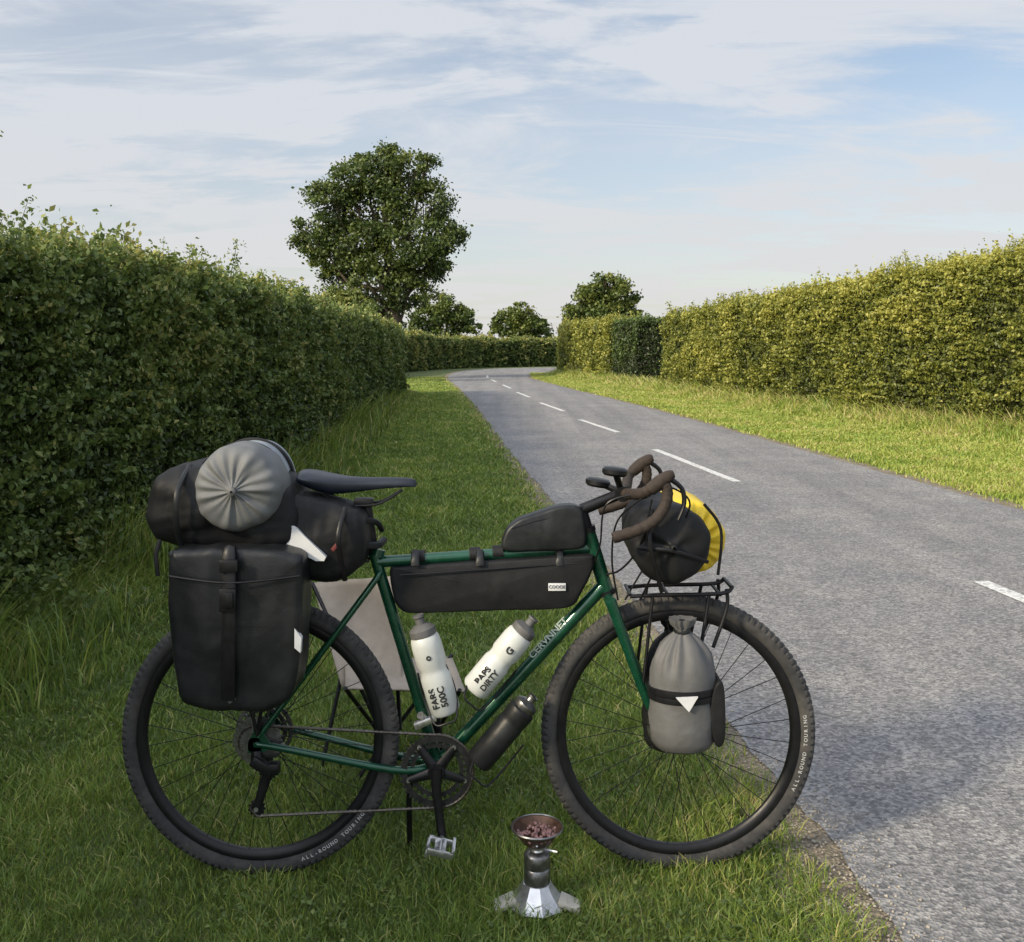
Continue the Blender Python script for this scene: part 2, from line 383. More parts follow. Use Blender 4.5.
# ------------------------------------------------ trees
def tree(name,blobs,Y,base,top,trunk_r,nl,ls,label,depth=0.85,tone0=0.0,group=None):
    s=Y/F
    e=empty(name,Vector((base[0],Y,0)),label,'tree' if 'tree' in name else 'shrub',group)
    cs=[];rs=[]
    for (px,py,r) in blobs:
        c=W(px,py,Y); c.y+=random.uniform(-1,1)*depth*r*s*0.6
        cs.append(np.array(c)); rs.append(r*s)
    mb=MB(); cx=np.array([base[0],Y,0.0]); topc=np.array([W(top[0],top[1],Y).x,Y,W(top[0],top[1],Y).z])
    tr=cr([cx,cx*0.65+topc*0.35+np.array([0.1,0,0]),cx*0.35+topc*0.65,topc],6)
    mb.tube(tr,[trunk_r*1.35,trunk_r,trunk_r*0.7,trunk_r*0.2],10)
    for c,r in zip(cs,rs):
        k=random.uniform(0.25,0.6); a=tr[int(k*(len(tr)-1))]
        mid=(a+c)/2+np.array([0,0,-0.12*np.linalg.norm(c-a)])
        mb.tube(cr([a,mid,c],5),[trunk_r*0.42,trunk_r*0.25,trunk_r*0.08],7)
        for _ in range(5):
            d=rng.normal(size=3); d/=np.linalg.norm(d); d[2]=abs(d[2])*0.7
            mb.tube([mid*0.4+c*0.6,c+d*r*0.45,c+d*r*0.9],[trunk_r*0.12,trunk_r*0.07,trunk_r*0.02],5)
    mb.make('trunk',M_bark,e)
    V=[];T=[];S=[];Nb=[]
    vol=np.array([r**2 for r in rs]); vol/=vol.sum()
    for c,r,w in zip(cs,rs,vol):
        ncl=max(6,int(nl*w/70))
        for _ in range(ncl):
            d=rng.normal(size=3); d/=np.linalg.norm(d)
            rad=r*(rng.uniform(0.3,1.0)**0.5)*1.05
            cc=c+d*rad*np.array([1,depth,0.95]); m=int(70*rng.uniform(0.4,1.6)); cr_=r*rng.uniform(0.07,0.18)+0.08
            q=cc+rng.normal(size=(m,3))*cr_*np.array([1,1,0.65])
            V.append(q); S.append(ls*rng.uniform(0.6,1.3,m))
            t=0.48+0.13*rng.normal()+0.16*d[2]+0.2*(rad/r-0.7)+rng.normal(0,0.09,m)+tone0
            T.append(t); Nb.append(np.tile(d,(m,1)))
    V=np.concatenate(V);T=np.concatenate(T);S=np.concatenate(S);Nb=np.concatenate(Nb)
    v,f=leaf_quads(V,S,Nb,0.5,0.75)
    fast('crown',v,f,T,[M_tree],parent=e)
    return e
tree('oak_tree',[(380,172,26),(352,184,26),(410,180,28),(333,203,25),(432,205,23),(375,212,36),(316,236,22),(350,243,34),(415,244,32),(446,238,19),(304,243,10),
      (380,278,30),(410,288,24),(342,280,22),(398,316,17),(438,264,19),(322,262,15),(458,235,10),(388,155,10),(372,312,14),(362,158,9),(426,163,10)],45,(-5.2,0),(382,165),0.28,42000,0.145,
     'large solitary oak with a broad leafy crown behind the hedge',group=None)
GS='small trees beyond the bend'
tree('tree',[(430,318,16),(448,308,14),(462,320,14),(445,325,18),(472,328,8),(420,326,9)],92,(-6.0,0),(447,303),0.2,9000,0.26,'small rounded dark green tree beyond the far hedge',group=GS,tone0=0.03)
tree('tree',[(520,315,12),(508,325,14),(535,326,14),(522,330,17),(497,333,7),(546,334,7)],100,(0.9,0),(521,308),0.2,9000,0.28,'small rounded green tree beyond the far hedge',group=GS,tone0=0.12)
tree('tree',[(607,285,14),(590,298,16),(622,296,16),(605,305,22),(577,314,13),(634,308,9),(600,322,20),(620,318,14),(572,325,8)],62,(5.6,0),(606,276),0.2,14000,0.2,'bushy tree rising above the hedge at the bend',group=GS,tone0=0.14)
tree('shrub',[(338,296,9),(352,300,10),(326,302,8),(345,308,14),(365,306,9),(330,312,12)],40,(-6.9,0),(345,294),0.08,5000,0.13,'light green shrub poking above the hedge',tone0=0.22)

# ------------------------------------------------ ground, road
def Lx(Y): return np.interp(Y,[-5,2.36,9.2,22.6,35,43.75,46],[1.54,.926,.36,-.72,-1.85,-2.75,-2.95])
def Rx(Y): return np.interp(Y,[-5,8.54,13.7,23.3,35,46],[5.5,4.37,3.95,3.15,1.85,.85])
PL=[(1.54,-5),(.926,2.36),(.36,9.2),(-.25,16),(-.75,22.6),(-1.85,35),(-2.75,43.75),(-3.2,51),(-3.2,58),(-2.4,64),(0,69.5),(6,74),(20,78),(60,80)]
PR=[(5.5,-5),(4.85,2.36),(4.32,9.2),(3.75,16),(3.2,22.6),(1.88,35),(.98,43.75),(.75,49),(1.0,53),(1.7,56.5),(4,60.5),(8,64.5),(20,69),(60,71)]
CL=np.array(cr([(p[0],p[1],0) for p in PL],24))[:,:2]; CR=np.array(cr([(p[0],p[1],0) for p in PR],24))[:,:2]
def sheet(name,A,Bp,z,m,nx=2):
    V=[];Fc=[];n=len(A)
    for i in range(n):
        for j in range(nx+1):
            q=A[i]*(1-j/nx)+Bp[i]*j/nx; V.append((q[0],q[1],z))
    k=nx+1
    for i in range(n-1):
        for j in range(nx): Fc.append((i*k+j,i*k+j+1,(i+1)*k+j+1,(i+1)*k+j))
    me=bpy.data.meshes.new(name); me.from_pydata(V,[],Fc)
    return setup(me,name,[m],kind='structure',reorigin=False,smooth=False)
def surf(name,build,rough=0.9):
    m=bpy.data.materials.new(name); nt=nodes_of(m); L=nt.links
    out=nt.nodes.new('ShaderNodeOutputMaterial'); p=nt.nodes.new('ShaderNodeBsdfPrincipled'); L.new(p.outputs[0],out.inputs[0])
    p.inputs['Roughness'].default_value=rough
    tc=nt.nodes.new('ShaderNodeTexCoord').outputs['Object']; build(nt,L,p,tc); return m
def mixc(nt,L,f,a,b,mode='MIX'):
    x=nt.nodes.new('ShaderNodeMixRGB'); x.blend_type=mode
    for i,q in ((0,f),(1,a),(2,b)):
        if isinstance(q,(int,float)): x.inputs[i].default_value=q
        elif isinstance(q,tuple): x.inputs[i].default_value=(*q,1)
        else: L.new(q,x.inputs[i])
    return x.outputs[0]
def b_road(nt,L,p,tc):
    n1=noise(nt,0.8,5,0.6,tc); r1=ramp(nt,[(0.3,(0.175,0.176,0.184)),(0.7,(0.235,0.232,0.232))]); L.new(n1.outputs['Fac'],r1.inputs[0])
    v=nt.nodes.new('ShaderNodeTexVoronoi'); v.inputs['Scale'].default_value=90; L.new(tc,v.inputs['Vector'])
    r2=ramp(nt,[(0.0,(0.45,0.45,0.46)),(0.5,(0.95,0.95,0.95)),(1.0,(1.75,1.7,1.64))])
    sp=nt.nodes.new('ShaderNodeSeparateColor'); L.new(v.outputs['Color'],sp.inputs[0]); L.new(sp.outputs[0],r2.inputs[0])
    c=mixc(nt,L,0.85,r1.outputs[0],r2.outputs[0],'MULTIPLY')
    n3=noise(nt,14,6,0.8,tc); r3=ramp(nt,[(0.35,(0.8,0.8,0.81)),(0.65,(1.15,1.15,1.13))]); L.new(n3.outputs['Fac'],r3.inputs[0])
    c=mixc(nt,L,1.0,c,r3.outputs[0],'MULTIPLY')
    mp=nt.nodes.new('ShaderNodeMapping'); mp.inputs['Rotation'].default_value=(0,0,-0.083); mp.inputs['Scale'].default_value=(1.3,0.05,1); L.new(tc,mp.inputs[0])
    n4=noise(nt,1.6,4,0.6,mp.outputs[0]); r4=ramp(nt,[(0.35,(0.82,0.82,0.83)),(0.65,(1.1,1.1,1.09))]); L.new(n4.outputs['Fac'],r4.inputs[0])
    c=mixc(nt,L,1.0,c,r4.outputs[0],'MULTIPLY')
    n5=noise(nt,2.2,6,0.7,tc); r5=ramp(nt,[(0.4,(0.9,0.9,0.92)),(0.6,(1.05,1.04,1.02))]); L.new(n5.outputs['Fac'],r5.inputs[0])
    c=mixc(nt,L,1.0,c,r5.outputs[0],'MULTIPLY')
    L.new(c,p.inputs['Base Color'])
    b=nt.nodes.new('ShaderNodeBump'); b.inputs['Strength'].default_value=0.8; b.inputs['Distance'].default_value=0.006
    L.new(v.outputs['Distance'],b.inputs['Height']); L.new(b.outputs[0],p.inputs['Normal'])
M_road=surf('asphalt',b_road,0.85)
def b_ground(nt,L,p,tc):
    n1=noise(nt,1.2,6,0.65,tc); r1=ramp(nt,[(0.25,(0.06,0.085,0.025)),(0.5,(0.1,0.135,0.035)),(0.75,(0.19,0.165,0.07))]); L.new(n1.outputs['Fac'],r1.inputs[0])
    n2=noise(nt,60,5,0.7,tc); r2=ramp(nt,[(0.3,(0.5,0.5,0.5)),(0.7,(1.3,1.3,1.2))]); L.new(n2.outputs['Fac'],r2.inputs[0])
    L.new(mixc(nt,L,1.0,r1.outputs[0],r2.outputs[0],'MULTIPLY'),p.inputs['Base Color'])
    b=nt.nodes.new('ShaderNodeBump'); b.inputs['Strength'].default_value=0.8; b.inputs['Distance'].default_value=0.02
    L.new(n2.outputs['Fac'],b.inputs['Height']); L.new(b.outputs[0],p.inputs['Normal'])
M_ground=surf('grassy_soil',b_ground,0.95)
def b_dirt(nt,L,p,tc):
    n1=noise(nt,5,6,0.65,tc); r1=ramp(nt,[(0.3,(0.13,0.11,0.08)),(0.7,(0.29,0.25,0.19))]); L.new(n1.outputs['Fac'],r1.inputs[0])
    v=nt.nodes.new('ShaderNodeTexVoronoi'); v.inputs['Scale'].default_value=90; L.new(tc,v.inputs['Vector'])
    r2=ramp(nt,[(0.0,(0.55,0.55,0.55)),(1.0,(1.35,1.3,1.25))]); sp=nt.nodes.new('ShaderNodeSeparateColor'); L.new(v.outputs['Color'],sp.inputs[0]); L.new(sp.outputs[0],r2.inputs[0])
    L.new(mixc(nt,L,1.0,r1.outputs[0],r2.outputs[0],'MULTIPLY'),p.inputs['Base Color'])
    b=nt.nodes.new('ShaderNodeBump'); b.inputs['Strength'].default_value=0.9; b.inputs['Distance'].default_value=0.01
    L.new(v.outputs['Distance'],b.inputs['Height']); L.new(b.outputs[0],p.inputs['Normal'])
M_dirt=surf('gravelly_soil',b_dirt,0.95)
def b_paint(nt,L,p,tc):
    n1=noise(nt,35,6,0.75,tc); r1=ramp(nt,[(0.38,(0.26,0.26,0.26)),(0.54,(0.64,0.64,0.62))]); L.new(n1.outputs['Fac'],r1.inputs[0])
    L.new(r1.outputs[0],p.inputs['Base Color'])
M_paint=surf('road_paint',b_paint,0.7)
me=bpy.data.meshes.new('ground'); me.from_pydata([(-3000,-200,0),(3000,-200,0),(3000,4000,0),(-3000,4000,0)],[],[(0,1,2,3)])
setup(me,'ground',[M_ground],kind='structure',reorigin=False,smooth=False)
def wob(C,a,ph): 
    q=np.column_stack([C,np.full(len(C),ph)]); return pn(q,6.0)*a+pn(q,1.3)*a*0.7+pn(q,19.0)*a*0.4
def fine(C,m=8):
    t=np.arange(len(C)); tt=np.linspace(0,len(C)-1,(len(C)-1)*m+1); return np.column_stack([np.interp(tt,t,C[:,0]),np.interp(tt,t,C[:,1])])
FL=fine(CL);FR=fine(CR)
A=FL.copy();A[:,0]+=wob(FL,0.02,0); Bq=FR.copy();Bq[:,0]+=wob(FR,0.02,3)
sheet('road',A,Bq,0.008,M_road,4)
A2=FL.copy();A2[:,0]-=0.18+wob(FL,0.06,7); B2=FR.copy();B2[:,0]+=0.22+wob(FR,0.06,9)
A3=FL.copy();A3[:,0]+=0.1; B3=FR.copy();B3[:,0]-=0.1
sheet('road_shoulder',A2,A3,0.004,M_dirt,2); sheet('road_shoulder',B3,B2,0.004,M_dirt,2)
for y0,y1,x0,x1 in ((2.9,5.96,3.13,2.79),(10.4,13.7,2.34,1.96),(16.5,19.4,1.75,1.32),(22.0,25.4,1.14,.72),(28.2,31.5,.5,.15),(34.5,37.8,-.05,-.35),(41,44,-.65,-.9),(47,50.5,-1.15,-1.25)):
    w=0.05; n=14; ys=np.linspace(y0,y1,n); xs=np.linspace(x0,x1,n)
    C=np.column_stack([xs,ys]); a=C.copy();a[:,0]-=w+rng.normal(0,.003,n); b=C.copy(); b[:,0]+=w+rng.normal(0,.003,n)
    sheet('road_marking',a,b,0.012,M_paint,1)

# ------------------------------------------------ grass
M_grass=foliage('grass_blades',[(0.0,(0.07,0.095,0.025)),(0.35,(0.125,0.195,0.036)),(0.65,(0.215,0.31,0.05)),(0.85,(0.36,0.41,0.075)),(1.0,(0.50,0.44,0.18))],trans=0.3,rough=0.5,nscale=1.1,namt=0.3)
def blades(x,y,h,w,tone,lean=0.45):
    n=len(x); a=rng.uniform(0,6.283,n); ln=h*rng.uniform(0.1,lean*2,n)
    dx=np.cos(a)*ln; dy=np.sin(a)*ln; b=rng.uniform(0,6.283,n); wx=np.cos(b)*w/2; wy=np.sin(b)*w/2; z=np.zeros(n)
    v0=np.stack([x-wx,y-wy,z],1); v1=np.stack([x+wx,y+wy,z],1)
    m=np.stack([x+dx*0.35,y+dy*0.35,h*0.6],1); o=np.stack([wx,wy,z],1)*0.8
    v2=m+o; v3=m-o; v4=np.stack([x+dx,y+dy,h*0.95],1)
    V=np.stack([v0,v1,v2,v3,v4],1).reshape(-1,3); i=np.arange(n)[:,None]*5
    Fc=np.concatenate([i+np.array([0,1,2]),i+np.array([0,2,3]),i+np.array([3,2,4])],1).reshape(-1,3)
    return V,Fc,np.repeat(tone,3)
def hedge_x(Y): return np.interp(Y,[0,2,4.8,8,11,17,23,30,44,50],[-2.65,-2.6,-2.5,-2.45,-2.45,-2.75,-3.0,-3.25,-6.5,-6.8])
def sampleY(n,a,b,p):
    u=rng.uniform(0,1,n); return (a**(1-p)+u*(b**(1-p)-a**(1-p)))**(1/(1-p))
GV=[];GF=[];GT=[];off=0
def addg(x,y,h,w,t,lean=0.45):
    global off
    V,Fc,T=blades(x,y,h,w,t,lean); GV.append(V);GF.append(Fc+off);GT.append(T); off+=len(V)
n=300000; y=sampleY(n,1.9,48,1.6); hx=hedge_x(y); lx=Lx(y)-0.02
lo=np.maximum(hx-0.1,-0.56*y-0.5); x=lo+rng.uniform(0,1,n)*(lx-lo)
P3=np.column_stack([x,y,np.zeros(n)])
cl=pn(P3,3.0); cl2=pn(P3,9.0); cl3=pn(P3,1.1)
keep=rng.uniform(0,1,n)<np.clip((Lx(y)-x-0.02+0.05*cl2)/0.22,0.03,1)
hd=np.clip(1-(x-hx)/0.7,0,1)
h=(0.030+0.010*cl+0.011*cl2)*rng.uniform(0.5,1.5,n)
h=np.clip(h,0.012,0.07)*(1+0.15*np.minimum(y/10,1))+hd**1.5*rng.uniform(0.02,0.26,n)
w=(0.0027+0.0011*np.maximum(y-2.3,0))*rng.uniform(.7,1.3,n)*(1+0.7*hd); w=np.minimum(w,0.03)
dry=np.clip(pn(P3+5,0.9)-0.1,0,1)*np.clip((4.5-y)/2,0,1)
dry=np.maximum(dry,0.7*np.clip(1-(Lx(y)-x)/0.5,0,1)); dry=np.maximum(dry,hd*0.5)
tone=0.47+0.12*cl+0.08*cl3+0.06*cl2+rng.normal(0,0.13,n)+np.where(rng.uniform(0,1,n)<0.08+0.4*dry,0.42,0)-hd*0.06+np.clip((y-4)/20,0,1)*0.12
k=keep; addg(x[k],y[k],h[k],w[k],tone[k],0.7)
n=20000; y=sampleY(n,2.5,26,1.3); x=hedge_x(y)+rng.exponential(0.2,n)
P3=np.column_stack([x,y,np.zeros(n)]); c=np.clip(pn(P3,2.2)+0.4,0,1.5)
h=rng.uniform(0.12,0.55,n)*(0.25+c)*np.clip(1.1-(x-hedge_x(y))*0.9,0.2,1)
addg(x,y,np.maximum(h,0.04),0.004+0.0007*y*rng.uniform(.7,1.3,n),0.45+rng.normal(0,.17,n)+np.where(rng.uniform(0,1,n)<0.3,.4,0),0.4)
n=130000; y=sampleY(n,7.5,56,1.45)
hr=np.interp(y,[5,9,15.2,21.9,28.6,33,37,45,52,58],[10.5,9.6,7.95,6.5,5.55,5.0,4.35,3.3,2.5,4.5]); rx=Rx(y)+0.05
x=rx+rng.uniform(0,1,n)*np.maximum(hr+0.1-rx,0.05); P3=np.column_stack([x,y,np.zeros(n)])
hd=np.clip(1-(hr-x)/1.2,0,1); h=np.clip(0.042+0.018*pn(P3,2.0),0.02,.2)*rng.uniform(.6,1.5,n)+hd**1.5*rng.uniform(0.02,0.5,n)
keep=rng.uniform(0,1,n)<np.clip((x-Rx(y)-0.05)/0.3,0.05,1)
tone=0.80+0.08*pn(P3,1.2)+rng.normal(0,.09,n)+np.where(rng.uniform(0,1,n)<0.04,.2,0)+hd*np.where(rng.uniform(0,1,n)<0.4,0.3,-0.1)
k=keep; addg(x[k],y[k],h[k],np.minimum(0.003+0.0011*y[k],0.04),tone[k],0.6)
fast('grass',np.concatenate(GV),np.concatenate(GF),np.concatenate(GT),[M_grass],kind='stuff',reorigin=False)
n=12000; y=sampleY(n,3.2,14,1.3); x=hedge_x(y)+np.minimum(rng.exponential(0.15,n),0.6)-0.05; P3=np.column_stack([x,y,np.zeros(n)])
z=np.clip(pn(P3,2.6)+0.35,0,1.3)*rng.uniform(0,0.5,n)*np.clip(1.2-(x-hedge_x(y))*2,0.1,1)+0.03
v1,f1=leaf_quads(np.column_stack([x,y,z]),rng.uniform(0.02,0.042,n)*(1+0.05*y),np.tile([0.3,-0.3,1.],(n,1)),0.8)
t1=0.5+rng.normal(0,.15,n)
n=14000; y=sampleY(n,2.1,9,1.7); lo=np.maximum(hedge_x(y),-0.56*y-0.5); x=lo+rng.uniform(0,1,n)*(Lx(y)-0.15-lo); P3=np.column_stack([x,y,np.zeros(n)])
k=pn(P3,2.5)>0.0; x,y=x[k],y[k]; n=len(x)
v2,f2=leaf_quads(np.column_stack([x,y,rng.uniform(0.012,0.032,n)]),rng.uniform(0.008,0.015,n),np.tile([0,0,1.],(n,1)),1.6,0.9)
t2=0.55+rng.normal(0,.15,n)
fast('weeds',np.concatenate([v1,v2]),np.concatenate([f1,f2+len(v1)]),np.concatenate([t1,t2]),[M_hl],kind='stuff',reorigin=False)
n=2600; y=sampleY(n,2,14,1.6); x=Lx(y)-rng.normal(0.05,0.09,n); t=rng.uniform(0.002,0.007,n)
ang=rng.uniform(0,6.28,n); ca,sa=np.cos(ang),np.sin(ang)
oct_=np.array([(1,0,0),(0,.8,0),(-.9,0,0),(0,-.8,0),(0,0,.7),(0,0,-.5)])
Vv=np.zeros((n,6,3)); 
for i in range(6):
    q=oct_[i]; Vv[:,i,0]=x+t*(q[0]*ca-q[1]*sa); Vv[:,i,1]=y+t*(q[0]*sa+q[1]*ca); Vv[:,i,2]=0.008+t*(q[2]+0.2)
fo=np.array([(0,1,4),(1,2,4),(2,3,4),(3,0,4),(1,0,5),(2,1,5),(3,2,5),(0,3,5)])
Fq=(np.arange(n)[:,None,None]*6+fo[None]).reshape(-1,3)
M_stone=mat('road_grit',(0.32,0.29,0.25),0.9,0,0.3,20)
fast('gravel',Vv.reshape(-1,3),Fq,np.zeros(len(Fq)),[M_stone],kind='stuff',reorigin=False)

# ================================================ BICYCLE
RC=B(261,738); RC.z=0.368; FC=B(678,732); FC.z=0.368
bike=empty('bicycle',Vector(((RC.x+FC.x)/2,Y0,0)),'dark green touring bicycle loaded with bags on the grass verge','bicycle')
def wheel(C,rear):
    c=np.array(C)
    mb=MB(); mb.lathe([(0.006,-0.062),(0.012,-0.06),(0.012,-0.036),(0.026,-0.034),(0.026,-0.030),(0.015,-0.026),(0.015,0.026),(0.026,0.03),(0.026,0.034),(0.012,0.036),(0.012,0.06),(0.006,0.062)],c,(0,1,0),24,cap=True)
    w=mb.make('wheel',M_black,bike)
    mb=MB(); prof=[]
    R,r=0.3455,0.0215; NP=28
    for j in range(NP):
        a=2*math.pi*j/NP+math.pi/NP; prof.append((R+r*math.cos(a),r*1.0*math.sin(a)))
    def fn(i,k,a,rr,h):
        o=rr-R
        if o>0.009:
            q=(k+(2 if abs(h)<0.009 else 0))%5
            s_=1.13 if q<3 else 0.95
            rr=R+(rr-R)*s_; h=h*(s_ if abs(h)>0.012 else 1.0)
        return rr,h
    mb.lathe(prof,c,(0,1,0),600,fn=fn,loop=True); mb.make('tyre',M_rub,w,angle=20)
    mb=MB(); mb.lathe([(0.327,-0.013),(0.321,-0.0145),(0.308,-0.012),(0.302,-0.005),(0.302,0.005),(0.308,0.012),(0.321,0.0145),(0.327,0.013)],c,(0,1,0),96,loop=True); mb.make('rim',M_black,w)
    mb=MB();
    for rr in (0.078,0.062): mb.lathe([(rr,0.037),(rr,0.039),(rr-0.012,0.039),(rr-0.012,0.037)],c,(0,1,0),48,loop=True)
    for k in range(6):
        a=k*math.pi/3; mb.tube([c+np.array([0.02*math.cos(a),0.038,0.02*math.sin(a)]),c+np.array([0.07*math.cos(a+.4),0.038,0.07*math.sin(a+.4)])],0.004,6)
    mb.make('brake_disc',M_steel,w)
    for k in range(32):
        a=2*math.pi*(k+0.5)/32; side=-1 if k%2 else 1; t=(1 if (k//2)%2 else -1)*0.95; ah=a+t
        p0=c+np.array([0.024*math.cos(ah),side*0.032,0.024*math.sin(ah)]); p1=c+np.array([0.304*math.cos(a),side*0.004,0.304*math.sin(a)])
        m=MB(); m.tube([p0,p1],0.00115,5); m.make('spoke',M_black,w)
    txt='ALL-ROUND TOURING'; ca=-8 if not rear else -52
    for i,ch in enumerate(txt):
        if ch==' ': continue
        a=math.radians(ca-(i-len(txt)/2)*-2.1)
        rad=0.339; loc=c+np.array([rad*math.cos(a),-0.0217,rad*math.sin(a)])
        text(ch,Vector(loc),0.0135,M_tdecal,w,ang=-a-math.pi/2,bold=.0003)
    return w
wr=wheel(RC,True); wf=wheel(FC,False)
BBp=B(438,764); ST=B(374,553); TTf=B(592,548); HT0=B(588,531); HT1=B(607,592); DTf=B(604,585)
f=MB()
f.tube([BBp,ST],0.0155,16); f.tube([B(377,562),TTf],0.0155,16); f.tube([BBp,DTf],0.0185,16); f.tube([HT0,HT1],0.0195,20)
f.lathe([(0.024,-0.034),(0.024,0.034)],BBp,(0,1,0),24,cap=True)
for s in (-1,1):
    f.tube(cr([BBp+Vector((-.02,s*.02,0)),BBp+Vector((-.12,s*.045,.004)),RC+Vector((.05,s*.066,-.004)),RC+Vector((0,s*.066,0))],5),[.012,.0095,.008],10)
    f.tube(cr([B(380,572)+Vector((0,s*.012,0)),B(368,590)+Vector((0,s*.03,0)),RC+Vector((.01,s*.064,.02))],5),[.009,.008,.0075],10)
    f.plate([(RC.x-.018,RC.z-.02),(RC.x+.03,RC.z-.016),(RC.x+.045,RC.z),(RC.x+.02,RC.z+.035),(RC.x,RC.z+.04),(RC.x-.016,RC.z+.01)],RC.y+s*.062,RC.y+s*.068)
f.tube([B(377,556)+Vector((0,-.002,0)),B(379,549)],[.019,.019],16)
f.make('frame',M_green,bike)
fk=MB(); CRp=HT1+(HT1-HT0).normalized()*0.014
fk.tube([CRp+Vector((0,-.058,0)),CRp+Vector((0,.058,0))],[.015,.018,.015],12)
for s in (-1,1):
    fk.tube(cr([CRp+Vector((0,s*.056,.004)),B(632,660)+Vector((0,s*.058,0)),B(650,703)+Vector((0,s*.058,0)),FC+Vector((0,s*.058,0))],8),[.0155,.014,.012,.009],12)
fk.make('fork',M_green,bike)
d=(HT0-HT1).normalized(); STM=HT0+d*.06; CLP=B(622,493)
hs=MB(); hs.tube([HT1-d*.006,HT1-d*.005,HT1+d*.006],.0232,20); hs.make('headset_cup',M_black,bike)
hs=MB(); hs.tube([HT0-d*.002,HT0+d*.012],.022,20); hs.tube([HT0+d*.008,HT0+d*.07],.0155,16); hs.tube([STM,CLP],[.016,.0145],14); hs.tube([CLP+Vector((0,-.025,0)),CLP+Vector((0,.025,0))],.021,16)
hs.make('stem',M_black,bike)
dd=(DTf-BBp).normalized(); mid=B(548,636); ang=-math.atan2(dd.z,dd.x)
text('CERVNNET',Vector((mid.x,mid.y-0.0188,mid.z)),0.025,M_decal,bike,ang=ang,bold=.0005,sx=1.1)
sp=MB(); sp.tube([ST,B(366,500)],.0136,16); sp.box(B(364,502),(.05,.035,.022)); 
for s in (-1,1): sp.tube(cr([B(325,495)+Vector((0,s*.03,.006)),B(345,503)+Vector((0,s*.022,0)),B(378,503)+Vector((0,s*.02,0)),B(402,490)+Vector((0,s*.008,0))],6),.0035,8)
sp.make('seat_post',M_black,bike)
prof=[(-.165,.06,.014,.016),(-.155,.076,.036,.02),(-.12,.078,.058,.018),(-.08,.064,.066,.009),(-.04,.042,.054,.002),(.01,.027,.04,-.001),(.06,.022,.03,-.001),(.105,.02,.025,-.001),(.135,.016,.019,-.003),(.15,.007,.009,-.009)]
c0=B(361,479); V=[];seg=20
for i,(x,w,t,top) in enumerate(prof):
    for k in range(seg):
        a=2*math.pi*k/seg; ca,sa=math.cos(a),math.sin(a)
        yy=w*ca; zz=top+(0.006*sa if sa>0 else t*1.0*sa*(abs(ca)**0.5*0.75+.25)) - 0.012*(abs(ca)**3)
        V.append((c0.x+x,c0.y+yy,c0.z+zz))
n=len(prof); Fc=[[i*seg+k,i*seg+(k+1)%seg,(i+1)*seg+(k+1)%seg,(i+1)*seg+k] for i in range(n-1) for k in range(seg)]
Fc+=[list(range(seg))[::-1],[(n-1)*seg+k for k in range(seg)]]
sd=MB(); sd.add(V,Fc); so=sd.make('saddle',M_saddle,bike,angle=75); md=so.modifiers.new('s','SUBSURF'); md.levels=1; md.render_levels=1
cp=np.array(BBp)+np.array([0,-.045,0])
cs=MB()
for (ro,ri,yy,nt_) in ((0.096,0.078,0,40),(0.073,0.060,.008,30)):
    def fn(i,k,a,r,h): return (r+(0.0035 if k%4<2 else -0.003) if i in (0,1) else r),h
    cs.lathe([(ro,yy-.0015),(ro,yy+.0015),(ri,yy+.0015),(ri,yy-.0015)],cp,(0,1,0),nt_*4,fn=fn,loop=True,m=2)
for k in range(5):
    a=math.radians(90+72*k+36); e=cp+np.array([.078*math.cos(a),-.002,.078*math.sin(a)])
    cs.tube([cp+np.array([0,-.004,0]),e],[.016,.009],8,flat=.5)
    cs.lathe([(.0055,-.004),(.0055,.006)],e,(0,1,0),10,cap=True,m=1)
cs.lathe([(.021,-.014),(.023,-.01),(.023,.03)],cp,(0,1,0),24,cap=True)
cs.lathe([(.01,-.017),(.01,-.012)],cp,(0,1,0),16,cap=True,m=1)
cso=cs.make('crankset',[M_black,M_silver,mat('chainring_metal',(.05,.05,.052),.4,.7,.3,60)],bike)
P1=B(442,836,-.07); 
ca=MB(); ca.tube([cp+np.array([0,-.014,.012]),cp+np.array([0,-.018,-.04]),np.array(P1)],[.015,.012,.0115],12,flat=.7); ca.make('crank_arm',M_black,cso)
fp=np.array(BBp)+np.array([0,.06,0]); P2=fp+(fp-np.array([P1.x,fp[1],P1.z]))
ca=MB(); ca.tube([fp,P2],[.015,.011],12,flat=.7); ca.make('crank_arm',M_black,cso)
for pp,s in ((np.array(P1),-1),(P2,1)):
    pe=MB(); pe.tube([pp,pp+np.array([0,s*.09,0])],.006,8); c=pp+np.array([0.0,s*.055,-.002])
    for dx in (-.033,.033): pe.box(c+np.array([dx,0,0]),(.008,.07,.018),Matrix.Rotation(.25,3,'Y'))
    for dy in (-.032,.032): pe.box(c+np.array([0,dy,0]),(.066,.008,.016),Matrix.Rotation(.25,3,'Y'))
    pe.box(c,(.03,.06,.014)); pe.make('pedal',M_silver if s<0 else M_black,cso)
ct=MB(); 
for i in range(8):
    r=.064-.0050*i; yy=-.036-.0038*i
    def fn(i_,k,a,rr,h): return (rr+(0.0025 if k%4<2 else -0.0022) if i_ in (0,1) else rr),h
    ct.lathe([(r,yy-.0009),(r,yy+.0009),(r*.72,yy+.0009),(r*.72,yy-.0009)],RC,(0,1,0),112,fn=fn,loop=True)
ct.lathe([(.02,-.068),(.02,-.034)],RC,(0,1,0),20,cap=True)
ct.make('cassette',M_steel,bike)
dy=-.06
D1=np.array(B(268,772,dy)); D2=np.array(B(257,808,dy))
dr=MB(); dr.tube([np.array(RC)+np.array([.006,-.075,-.012]),np.array(B(256,760,dy-.02)),D1+np.array([0,-.012,.01])],[.012,.016,.013],10,flat=.8)
